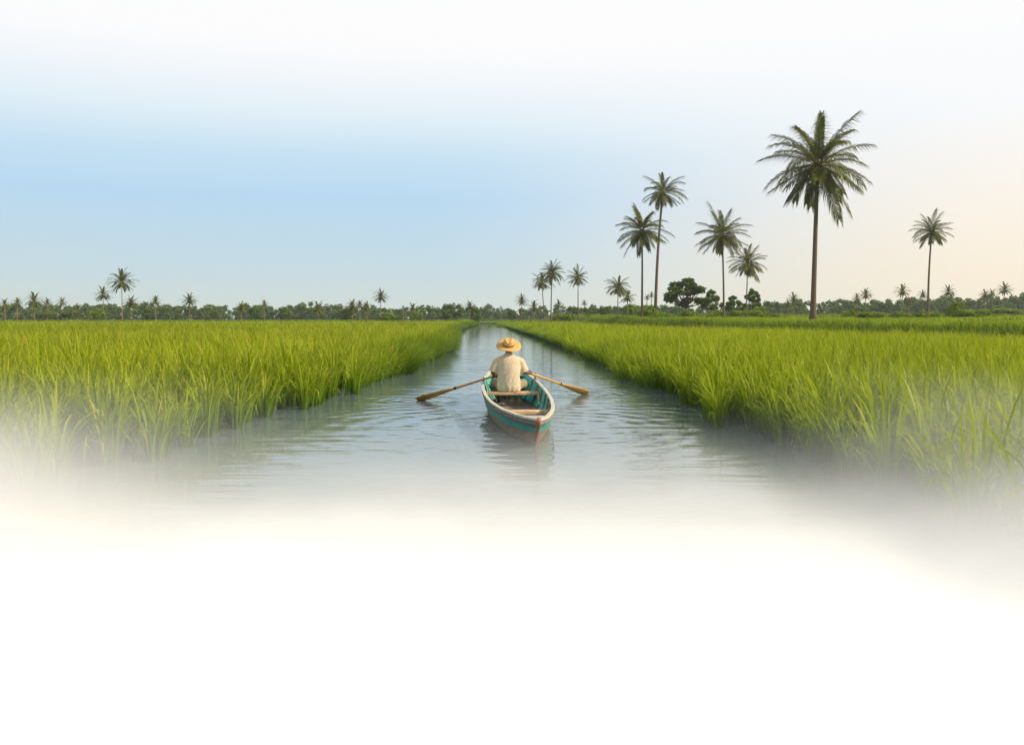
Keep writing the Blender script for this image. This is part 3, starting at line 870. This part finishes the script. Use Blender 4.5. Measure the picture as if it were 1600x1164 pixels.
def bevel_box(name, c, sx, sy, sz, mat, parent, rz=0, bev=.008, rot=None):
    bm = bmesh.new(); bmesh.ops.create_cube(bm, size=1)
    for v in bm.verts: v.co = Vector((v.co.x * sx, v.co.y * sy, v.co.z * sz))
    bmesh.ops.bevel(bm, geom=list(bm.edges), offset=bev, segments=2, affect='EDGES', profile=.6)
    m = bpy.data.meshes.new(name); bm.to_mesh(m); bm.free(); m.materials.append(mat); smooth(m)
    o = obj_from(name, m, parent); o.location = c; o.rotation_euler = rot if rot is not None else (0, 0, rz); return o
def thwart(y, z, sy, th=.04):
    w = inner_w(y, z - .02) * 2 - .004
    return bevel_box('thwart', (0, y, z - th / 2), w, sy, th, M_THWART, boat)
SEAT_Y, SEAT_Z = 5.08, .262
thwart(SEAT_Y, SEAT_Z, .25, .05); thwart(2.41, .222, .27, .05)
thwart(6.11, .32, .2)
# posts under the thwarts
for (x, y, z) in ((-.0, SEAT_Y - .02, SEAT_Z - .05), (.12, SEAT_Y - .04, SEAT_Z - .05)):
    bevel_box('thwart_post', (x, y, (z + FZ) / 2), .05, .045, z - FZ, M_RIB, boat, bev=.005)
# stern and bow decks
def deck(u0, u1, drop, mat):
    V, Fc = [], []; uu = [u0 + (u1 - u0) * i / 10 for i in range(11)]
    for u in uu:
        w, y, z = hull_pt(u, 0, .02); w = max(.004, w)
        for zz in (z - drop, z - drop - .022): V += [(-w, y, zz), (w, y, zz)]
    for i in range(10):
        a = i * 4; b = a + 4
        Fc += [(a, a + 1, b + 1, b), (a + 2, b + 2, b + 3, a + 3)]
    Fc += [(0, 2, 3, 1), (40, 41, 43, 42)]
    return mesh_obj('deck', V, Fc, mat, boat)
deck(.012, .125, .008, M_DECK); deck(.86, .985, .02, M_DECK)
# stem and stern posts
def post(front):
    path, rad = [], []
    for k in range(10):
        v = -.03 + 1.01 * k / 9
        s0 = 1.0 * max(0, v) ** 1.1 if not front else BL - 1.25 * v
        zg = interp(SHEER, 1 if front else 0); z = zg + v * (ZK - zg)
        path.append(Vector((0, s0 + (-.012 if not front else .012), z))); rad.append((.026, .034))
    V, Fc = tube_geo(path, rad, 8); return mesh_obj('bow_post' if front else 'stern_post', V, Fc, M_POST, boat, sm=True)
post(False); post(True)
# ribs down the inner planking
for u in (.13, .2, .28, .36, .45, .54, .63, .72, .81):
    for sgn in (-1, 1):
        path = []
        for k in range(7):
            yb_ = hull_pt(u, .3)[1]; zt_ = float(interp(SHEER, yb_ / BL)) - .012
            z = zt_ + (FZ - zt_) * k / 6
            path.append(Vector((sgn * max(.03, inner_w(yb_, z) - .008), yb_, z)))
        V, Fc = tube_geo(path, [(.02, .014)] * 7, 6)
        mesh_obj('rib', V, Fc, M_RIB, boat, sm=True)
# slanting knees that brace the thwarts
for (y, z, dy) in ((SEAT_Y, SEAT_Z, -.55), (2.41, .222, .6), (2.41, .222, -.4)):
    for sgn in (-1, 1):
        w0 = inner_w(y + dy * .15, z - .01) - .02; w1 = inner_w(y + dy, z - .16) - .02
        if w1 < .05: continue
        V, Fc = tube_geo([(sgn * w0, y + dy * .15, z - .01), (sgn * w1, y + dy, z - .17)], [(.018, .018)] * 2, 6)
        mesh_obj('knee', V, Fc, M_RIB if dy > 0 else M_THWART, boat, sm=True)
bevel_box('stern_bench', (0, 1.7, .12), inner_w(1.7, .12) * 2 - .004, .30, .03, M_DECK, boat)
boat_m = Matrix.Translation(boat.location) @ Matrix.Rotation(R(3.4), 4, 'Z')
def boat_w(p): return boat_m @ Vector(p)

# ------------------------------------------------------------------ oars
def oar(hand, tip, label, lock):
    hand, tip = Vector(hand), Vector(tip)
    d = (tip - hand).normalized(); Ln = (tip - hand).length
    root = thing('oar', hand, 0, label, 'oar', 'pair of wooden oars')
    rot = d.to_track_quat('Y', 'Z').to_euler()
    root.rotation_euler = rot
    b0 = Ln * .52
    n = 10
    path = [Vector((0, -.26 + (b0 + .30) * i / n, 0)) for i in range(n + 1)]
    rad = [.017] + [.018 + .003 * i / n for i in range(1, n + 1)]
    V, Fc = tube_geo(path, rad, 10); mesh_obj('shaft', V, Fc, M_OAR, root, sm=True)
    # flat blade that widens gently
    V, Fc = [], []
    prof = [(0, .024, .021), (.12, .034, .018), (.3, .050, .014), (.55, .068, .011), (.8, .078, .008), (.95, .074, .006), (1, .055, .004)]
    sd = 10
    for (f, a, b) in prof:
        y = b0 + (Ln + .03 - b0) * f
        for k in range(sd):
            g = 2 * PI * k / sd; V.append((math.cos(g) * a, y, math.sin(g) * b))
    for i in range(len(prof) - 1):
        for k in range(sd):
            k2 = (k + 1) % sd; Fc.append((i * sd + k, i * sd + k2, (i + 1) * sd + k2, (i + 1) * sd + k))
    Fc += [tuple(range(sd - 1, -1, -1)), tuple((len(prof) - 1) * sd + k for k in range(sd))]
    bl = mesh_obj('blade', V, Fc, M_OAR, root, sm=True); bl.rotation_euler = (0, R(-38 if tip.x > 0 else 38), 0)
    for yy in (b0 - .02,):
        V, Fc = tube_geo([(0, yy - .03, 0), (0, yy + .03, 0)], [.0255, .0265], 10); mesh_obj('binding', V, Fc, M_OARD, root, sm=True)
    return root
HL, HR = Vector((-.275, 15.22, .515)), Vector((.285, 15.33, .555))
TL, TR_ = Vector((-1.70, 16.1, .02)), Vector((1.48, 17.45, .02))
oar(HL, TL, 'oar on the left side, dull brown, its long blade tip dipped in the water', 0)
oar(HR, TR_, 'oar on the right side, bright orange, reaching farther ahead of the boat', 0)
bi = boat_m.inverted()
for (h, tp, sgn) in ((HL, TL, -1), (HR, TR_, 1)):
    a, b = bi @ h, bi @ tp
    for k in range(60):
        p = a.lerp(b, k / 60)
        u = (p.y - .0) / BL
        w = hull_pt(u, 0)[0]
        if abs(p.x) >= w: break
    zg = float(interp(SHEER, u)) + .028
    for dy in (-.035, .035):
        V, Fc = tube_geo([(sgn * (w - .012), p.y + dy, zg - .03), (sgn * (w - .012), p.y + dy, p.z + .045)], [.013, .011], 8)
        mesh_obj('thole_pin', V, Fc, M_RIB, boat, sm=True)
    V, Fc = tube_geo([(sgn * (w - .012), p.y - .07, zg), (sgn * (w - .012), p.y + .07, zg)], [(.02, max(.012, (p.z - zg) * .4))] * 2, 8)
    mesh_obj('oar_rest', V, Fc, M_RIB, boat, sm=True)

# ------------------------------------------------------------------ the rower
def skin_plain(name, c):
    M, t, b = new_mat(name); o = objc(t)
    L(t, mixc(t, mrange(t, noise(t, o, 14, 4), .3, .7, 0, 1), tuple(x * .85 for x in c), tuple(x * 1.12 for x in c)), b.inputs['Base Color'])
    b.inputs['Roughness'].default_value = .5; b.inputs['Subsurface Weight'].default_value = .06; b.inputs['Subsurface Radius'].default_value = (.02, .008, .004)
    return M
def cloth_mat(name, c, fold=1.0):
    M, t, b = new_mat(name); o = objc(t)
    wv = noise(t, scalev(t, o, (9, 9, 3.2)), 1.0, 3, .5); fine = noise(t, o, 260, 2)
    L(t, mixc(t, mrange(t, noise(t, o, 6, 5), .35, .65, 0, 1), tuple(x * .9 for x in c), c), b.inputs['Base Color'])
    b.inputs['Roughness'].default_value = .9; b.inputs['Specular IOR Level'].default_value = .12; b.inputs['Sheen Weight'].default_value = .15
    bn = N(t, 'ShaderNodeBump'); bn.inputs['Strength'].default_value = .5 * fold; bn.inputs['Distance'].default_value = .03
    L(t, mth(t, 'ADD', wv, mth(t, 'MULTIPLY', fine, .03)), bn.inputs['Height']); L(t, bn.outputs[0], b.inputs['Normal'])
    return M
M_SKIN = skin_plain('brown_skin', (.17, .085, .045))
M_SHIRT = cloth_mat('cream_shirt', (.62, .50, .34))
M_PANTS = cloth_mat('khaki_trousers', (.30, .23, .14))
M_HAIR = plain('black_hair', (.012, .010, .009), .6, 30, .4, .5, 80)
def straw_mat():
    M, t, b = new_mat('straw_plait'); o = objc(t)
    s = N(t, 'ShaderNodeSeparateXYZ'); L(t, o, s.inputs[0])
    r = mth(t, 'SQRT', mth(t, 'ADD', mth(t, 'POWER', s.outputs[0], 2), mth(t, 'POWER', s.outputs[1], 2)))
    rg = mth(t, 'SINE', mth(t, 'MULTIPLY', mth(t, 'ADD', r, mth(t, 'MULTIPLY', s.outputs[2], .8)), 620))
    n1 = noise(t, o, 60, 3)
    c = mixc(t, mth(t, 'ADD', mth(t, 'MULTIPLY', mth(t, 'ADD', rg, 1), .25), mth(t, 'MULTIPLY', n1, .5)), (.46, .25, .055), (.72, .47, .16))
    L(t, c, b.inputs['Base Color']); b.inputs['Roughness'].default_value = .65
    bn = N(t, 'ShaderNodeBump'); bn.inputs['Strength'].default_value = .4; bn.inputs['Distance'].default_value = .004
    L(t, rg, bn.inputs['Height']); L(t, bn.outputs[0], b.inputs['Normal']); return M
M_STRAW = straw_mat()

seat_w = boat_w((0, SEAT_Y, SEAT_Z))
PX = -.055
person = thing('person', (PX, seat_w.y + .02, seat_w.z), 0, 'person seen from behind rowing in a cream shirt and wide straw hat', 'person')
def to_l(p): return Vector(p) - Vector(person.location)
hl, hr = to_l(HL), to_l(HR)
def remesh(name, parts, vox, mat, smooth_it=4, parent=person):
    V, Fc = join_geo(parts)
    m = bpy.data.meshes.new(name); m.from_pydata([tuple(v) for v in V], [], Fc)
    bm = bmesh.new(); bm.from_mesh(m); bmesh.ops.recalc_face_normals(bm, faces=bm.faces); bm.to_mesh(m); bm.free()
    o = obj_from(name, m, parent)
    r = o.modifiers.new('r', 'REMESH'); r.mode = 'VOXEL'; r.voxel_size = vox
    if smooth_it:
        s_ = o.modifiers.new('s', 'SMOOTH'); s_.iterations = smooth_it; s_.factor = .5
    dg = bpy.context.evaluated_depsgraph_get(); dg.update()
    nm = bpy.data.meshes.new_from_object(o.evaluated_get(dg)); nm.name = name
    o.modifiers.clear(); o.data = nm; nm.materials.clear(); nm.materials.append(mat); smooth(nm)
    return o
def ell(path, radii, sides=16): return tube_geo(path, radii, sides)
def limb(p0, p1, p2, r0, r1, r2, sides=14):
    p0, p1, p2 = Vector(p0), Vector(p1), Vector(p2); P, Q = [], []
    for i in range(6): P.append(p0.lerp(p1, i / 6)); Q.append(r0 + (r1 - r0) * i / 6)
    for i in range(7): P.append(p1.lerp(p2, i / 6)); Q.append(r1 + (r2 - r1) * i / 6)
    # round the joint
    for _ in range(2): P = [P[0]] + [(P[i - 1] + P[i] * 2 + P[i + 1]) / 4 for i in range(1, len(P) - 1)] + [P[-1]]
    return tube_geo(P, Q, sides)
def ball(c, rx, ry, rz, n=12):
    P, Q = [], []
    for i in range(n + 1):
        a = -PI / 2 + PI * (i + .02) / (n + .04); P.append(Vector(c) + Vector((0, 0, math.sin(a) * rz))); Q.append((math.cos(a) * rx + 1e-4, math.cos(a) * ry + 1e-4))
    return tube_geo(P, Q, 16)
shL, shR = Vector((-.182, .03, .535)), Vector((.182, .04, .535))
elL, elR = Vector((-.265, .02, .315)), Vector((.262, .10, .325))
neck = Vector((0, .05, .62)); headc = Vector((0, .085, .738))
body = []
# torso under the shirt, hips, thighs
body.append(ell([Vector((0, .02, .02)), Vector((0, .01, .10)), Vector((0, 0, .22)), Vector((0, .01, .36)), Vector((0, .03, .48)), Vector((0, .04, .56)), Vector((0, .05, .60))],
    [(.14, .10), (.165, .115), (.145, .10), (.155, .105), (.17, .105), (.12, .075), (.055, .055)]))
body.append(ell([Vector((0, .045, .56)), Vector((0, .055, .63)), Vector((0, .075, .70))], [(.062, .062), (.054, .056), (.056, .06)]))
body.append(ball(headc + Vector((0, .0, .03)), .077, .096, .105))
body.append(ell([headc + Vector((0, .045, -.02)), headc + Vector((0, .062, -.06)), headc + Vector((0, .062, -.10))], [(.062, .05), (.052, .042), (.03, .025)]))   # jaw
body.append(ell([headc + Vector((0, .088, .045)), headc + Vector((0, .108, .012)), headc + Vector((0, .106, -.004))], [(.009, .009), (.015, .015), (.017, .012)], 8))   # nose
body.append(ell([headc + Vector((-.022, .098, -.042)), headc + Vector((.022, .098, -.042))], [(.008, .008)] * 2, 8))   # lips
for sg in (-1, 1):
    body.append(ball(headc + Vector((sg * .080, .0, .01)), .010, .022, .032, 6))   # ear
    body.append(ball(headc + Vector((sg * .032, .085, .045)), .02, .013, .008, 6))  # brow
def handgeo(hp, el_, d, sg):
    """palm behind the oar, four fingers curled over it and a thumb closing from the side"""
    out = []
    d = d.normalized(); fore = (hp - el_).normalized()
    palm_n = (fore - d * fore.dot(d)).normalized()
    up = d.cross(palm_n); up = up if up.z > 0 else -up
    wrist = hp - palm_n * .055 + up * .015
    out.append(limb(el_, el_.lerp(wrist, .5), wrist, .043, .038, .027, 12))
    pc = hp - palm_n * .012 + up * .022
    out.append(ell([wrist, wrist.lerp(pc, .5), pc, pc + palm_n * .015], [(.026, .026), (.038, .024), (.042, .022), (.034, .02)], 12))
    lens = (.84, .97, 1.0, .9)
    for k, l in enumerate(lens):
        b = hp + d * (-.033 + .022 * k) * (1 if sg > 0 else -1)
        r = .027
        P = []
        for a in (100, 60, 15, -35, -80, -115):
            a = R(a) * l + R(90) * (1 - l)
            P.append(b + palm_n * (math.cos(a) * r) + up * (math.sin(a) * r))
        out.append(tube_geo(P, [.010, .0105, .010, .0095, .009, .007], 8))
    tb = hp - palm_n * .02 - d * (.045 if sg > 0 else -.045)
    out.append(tube_geo([tb + up * .02, tb - palm_n * .006 - up * .005, tb + palm_n * .012 - up * .03, tb + palm_n * .03 - up * .03], [.013, .0125, .011, .008], 8))
    return out
dl_, dr_ = (TL - HL), (TR_ - HR)
body.append(limb(shL, shL.lerp(elL, .5), elL, .052, .047, .042)); body.append(limb(shR, shR.lerp(elR, .5), elR, .052, .047, .042))
body += handgeo(hl, elL, dl_, -1); body += handgeo(hr, elR, dr_, 1)
kL, kR = Vector((-.265, .42, .135)), Vector((.262, .42, .125))
fL, fR = Vector((-.17, .64, -.175)), Vector((.17, .64, -.175))
for (k, ft, sg) in ((kL, fL, -1), (kR, fR, 1)):
    body.append(limb((sg * .09, .05, .085), k, ft, .080, .056, .036))
    body.append(ell([ft + Vector((0, -.05, -.028)), ft + Vector((0, 0, -.01)), ft + Vector((sg * .01, .08, -.03)), ft + Vector((sg * .015, .16, -.042)), ft + Vector((sg * .018, .20, -.045))], [(.028, .024), (.036, .04), (.040, .028), (.044, .018), (.03, .012)], 12))
remesh('body', body, .0055, M_SKIN, 3)
for sg in (-1, 1):
    V, Fc = ball(headc + Vector((sg * .031, .0905, .030)), .012, .008, .0075, 8)
    mesh_obj('eye', V, Fc, plain('eye_dark', (.03, .022, .018), .2, spec=.5), person, sm=True)
# trousers follow hips and legs down to the shin
tr = [ell([Vector((0, .02, .005)), Vector((0, .02, .06)), Vector((0, .01, .13)), Vector((0, .0, .19))], [(.15, .12), (.175, .135), (.165, .128), (.15, .118)])]
for (k, ft, sg) in ((kL, fL, -1), (kR, fR, 1)):
    tr.append(limb((sg * .09, .04, .085), k, k.lerp(ft, .72), .100, .078, .066))
remesh('trousers', tr, .009, M_PANTS, 5)
# shirt: torso with loose hem, short wide sleeves
sh = [ell([Vector((0, -.005, .012)), Vector((0, -.005, .08)), Vector((0, -.01, .16)), Vector((0, -.005, .27)), Vector((0, .005, .38)), Vector((0, .02, .47)), Vector((0, .03, .53)), Vector((0, .038, .568)), Vector((0, .044, .60)), Vector((0, .05, .625)), Vector((0, .055, .645))],
    [(.190, .135), (.206, .150), (.195, .140), (.188, .132), (.196, .130), (.206, .124), (.204, .112), (.176, .096), (.118, .08), (.076, .07), (.066, .064)], 28)]
for (s_, e_) in ((shL, elL), (shR, elR)):
    d_ = e_ - s_; sx_ = 1 if s_.x > 0 else -1
    sh.append(tube_geo([s_ + Vector((-.10 * sx_, 0, .0)), s_ + Vector((-.03 * sx_, 0, -.012)), s_ + d_ * .18, s_ + d_ * .45, s_ + d_ * .72, s_ + d_ * .95], [.05, .066, .075, .078, .081, .085], 18))
so_ = remesh('shirt', sh, .008, M_SHIRT, 4)
# pulled folds: diagonal creases across the back and a gathered hem
for v in so_.data.vertices:
    x, y, z = v.co
    if abs(x) < .215 and z < .56:
        am = .0062 * (1 - abs(z - .2) / .38) * (.45 + .55 * max(0, min(1, .5 + x * 3.5)))
        f = math.sin((z * .75 - x * 1.0 + .035 * math.sin(11 * x + 5 * z)) * 88 + 2.2 * math.sin(17 * z)) * (.6 + .4 * math.sin(31 * x + 13 * z)) + .5 * math.sin(43 * x + 3 * math.sin(9 * z))
        v.co += v.normal * (max(0, am) * f)
        if z < .1: v.co += v.normal * .005 * math.sin(math.atan2(y, x) * 11)
# hair under the hat
remesh('hair', [ball(headc + Vector((0, -.012, .035)), .083, .098, .092), ell([headc + Vector((0, -.065, 0)), headc + Vector((0, -.055, -.06))], [(.062, .032), (.045, .02)], 12)], .007, M_HAIR, 3)
# straw hat: lathe with a pinched crown, tipped back
def lathe(prof, n=56, pinch=0.0):
    V, Fc = [], []
    for (r, z) in prof:
        for k in range(n):
            a = 2 * PI * k / n; x, y = math.cos(a) * r, math.sin(a) * r * 1.06
            zz = z
            if z > .075 and pinch: zz -= pinch * math.exp(-(x / .022) ** 2) * max(0, (z - .075) / .04)
            if r > .12: zz += .016 * ((r - .12) / .09) ** 2 * math.cos(2 * a) * -1 + .005 * math.sin(3 * a + 1) * (r - .12) / .09
            V.append((x, y, zz))
    for i in range(len(prof) - 1):
        for k in range(n):
            k2 = (k + 1) % n; Fc.append((i * n + k, i * n + k2, (i + 1) * n + k2, (i + 1) * n + k))
    return V, Fc
prof = [(.209, -.004), (.212, .0), (.209, .005), (.18, .006), (.15, .007), (.125, .009), (.104, .012), (.099, .025), (.097, .05), (.092, .08), (.083, .104), (.066, .118), (.04, .122), (.015, .119), (.001, .118)]
under = [(.001, .108), (.06, .106), (.085, .08), (.09, .04), (.094, .006), (.125, .002), (.15, .0), (.18, -.001), (.209, -.004)]
V, Fc = lathe(prof, 56, .022); V2, F2 = lathe(under)
V, Fc = join_geo([(V, Fc), (V2, F2)])
hat = mesh_obj('straw_hat', V, Fc, M_STRAW, person, sm=True)
hat.location = headc + Vector((0, -.026, .036)); hat.rotation_euler = (R(29), R(3), 0)
V, Fc = lathe([(.1005, .0125), (.1022, .016), (.1012, .034), (.0990, .038)])
mesh_obj('hat_band', V, Fc, plain('dark_band', (.075, .035, .018), .7), hat, sm=True)

#@@SKY
# ------------------------------------------------------------------ camera, light, sky, air
c = bpy.data.cameras.new('camera'); co = link(bpy.data.objects.new('camera', c)); S.camera = co
co.location = (0, 0, H); co.rotation_euler = (PI / 2, 0, 0); c.lens = 36 * F / 1600; c.shift_y = -(582 - HOR) / 1600; c.clip_end = 5000; c.clip_start = .05
EL, AZ = R(33), R(103)
sl = bpy.data.lights.new('sun', 'SUN'); so = link(bpy.data.objects.new('sun', sl))
sl.energy = 5.0; sl.angle = R(.5); sl.color = (1, .85, .63)
d = Vector((math.sin(AZ) * math.cos(EL), math.cos(AZ) * math.cos(EL), math.sin(EL)))
so.rotation_euler = d.to_track_quat('Z', 'Y').to_euler()
w = bpy.data.worlds.new('World'); S.world = w; w.use_nodes = True
t = w.node_tree; bg = t.nodes['Background']; bg.inputs[1].default_value = .1
sky = N(t, 'ShaderNodeTexSky', sky_type='NISHITA'); sky.sun_disc = False
sky.sun_elevation = EL; sky.sun_rotation = AZ; sky.dust_density = 2.0
tc = N(t, 'ShaderNodeTexCoord').outputs['Generated']
s = N(t, 'ShaderNodeSeparateXYZ'); L(t, tc, s.inputs[0])
el = mth(t, 'MULTIPLY', mth(t, 'ARCSINE', s.outputs[2]), 180 / PI)
az = mth(t, 'MULTIPLY', mth(t, 'ARCTAN2', s.outputs[0], s.outputs[1]), 180 / PI)
f = mrange(t, mth(t, 'ABSOLUTE', mth(t, 'SUBTRACT', az, 82)), 89, 50, 0, 1)
def lin(r, g, b): return tuple(((v / 255 + .055) / 1.055) ** 2.4 if v > 10 else v / 3294 for v in (r, g, b))
e01 = mth(t, 'DIVIDE', el, 45.0)
left = ramp(t, e01, [(0, lin(213, 222, 217)), (2.8 / 45, lin(199, 220, 228)), (7.5 / 45, lin(184, 217, 242)), (10 / 45, lin(197, 225, 244)), (12.5 / 45, lin(225, 239, 248)), (15 / 45, lin(244, 248, 252)), (17 / 45, lin(253, 253, 254)), (1, lin(253, 253, 254))])
right = ramp(t, e01, [(0, lin(254, 236, 210)), (3 / 45, lin(254, 240, 219)), (8 / 45, lin(252, 246, 238)), (12 / 45, lin(248, 250, 252)), (17 / 45, lin(253, 253, 254)), (1, lin(253, 253, 254))])
air = mixc(t, f, left, right)
air = mixc(t, 1.0, air, (8.75, 8.75, 8.75), 'MULTIPLY')
# white page fade put into the sky colours, a made-up veil thinning overhead
cover = mrange(t, el, 20, 52, 1, .26)
L(t, mixc(t, cover, sky.outputs[0], air), bg.inputs[0])

def volume_box(name, x0, x1, y0, y1, z0, z1, mat):
    V = [(x, y, z) for x in (x0, x1) for y in (y0, y1) for z in (z0, z1)]
    o = mesh_obj(name, V, [(0, 1, 3, 2), (4, 6, 7, 5), (0, 4, 5, 1), (2, 3, 7, 6), (0, 2, 6, 4), (1, 5, 7, 3)], mat)
    return o
def vol_mat(name):
    M = bpy.data.materials.new(name); M.use_nodes = True; t = M.node_tree; t.nodes.clear()
    out = N(t, 'ShaderNodeOutputMaterial'); pv = N(t, 'ShaderNodeVolumePrincipled'); L(t, pv.outputs[0], out.inputs['Volume'])
    return M, t, pv
M, t, pv = vol_mat('distant_air'); pv.inputs['Color'].default_value = (.86, .93, 1, 1); pv.inputs['Density'].default_value = .0003; pv.inputs['Anisotropy'].default_value = .3
HZ = volume_box('haze', -1430, 1440, -7, 1420, -1.6, 32, M); tag(HZ, 'thin bright morning air over the fields', 'haze', kind='stuff')
# added mist volume, shaped to imitate the white fade of the lower frame
M, t, pv = vol_mat('fade_mist'); pv.inputs['Color'].default_value = (.985, .994, 1, 1)
p = pos(t); s = N(t, 'ShaderNodeSeparateXYZ'); L(t, p, s.inputs[0])
ax = mth(t, 'ABSOLUTE', s.outputs[0])
ht = mth(t, 'ADD', .36, mth(t, 'MULTIPLY', mrange(t, ax, 1.9, 3.7, 0, .74), mrange(t, s.outputs[1], 2.8, 4.5, 0, 1)))
nz = noise(t, p, .7, 3)
ht = mth(t, 'MULTIPLY', ht, mrange(t, nz, .3, .7, .85, 1.15, 'LINEAR'))
fall = mrange(t, s.outputs[2], mth(t, 'MULTIPLY', ht, .4), ht, 1, 0)
ye = mth(t, 'SUBTRACT', s.outputs[1], mth(t, 'MINIMUM', mth(t, 'MULTIPLY', mth(t, 'MAXIMUM', mth(t, 'SUBTRACT', ax, 2.4), 0), .5), .85))
A = mth(t, 'MINIMUM', mth(t, 'MULTIPLY', 2.0, mth(t, 'EXPONENT', mth(t, 'DIVIDE', mth(t, 'SUBTRACT', 5.75, ye), 1.25))), 9.0)
A = mth(t, 'MULTIPLY', A, mth(t, 'MULTIPLY', mrange(t, ax, 1.4, 3.4, 1, .23), mrange(t, ax, 5.2, 7.5, 1, 0)))
L(t, mth(t, 'MULTIPLY', A, fall), pv.inputs['Density'])
MI = volume_box('haze', -14, 14, -5, 12.5, .006, 1.38, M); tag(MI, 'added mist that draws the white page fade over the near water', 'mist', kind='stuff')

S.view_settings.view_transform = 'Standard'; S.view_settings.look = 'None'
S.view_settings.exposure = .2; S.view_settings.gamma = 1
cy = S.cycles
cy.max_bounces = 14; cy.volume_bounces = 11; cy.transparent_max_bounces = 8; cy.diffuse_bounces = 3; cy.glossy_bounces = 3; cy.transmission_bounces = 4
cy.use_denoising = True; cy.volume_step_rate = .8; cy.caustics_reflective = False; cy.caustics_refractive = False
cy.sample_clamp_indirect = 8
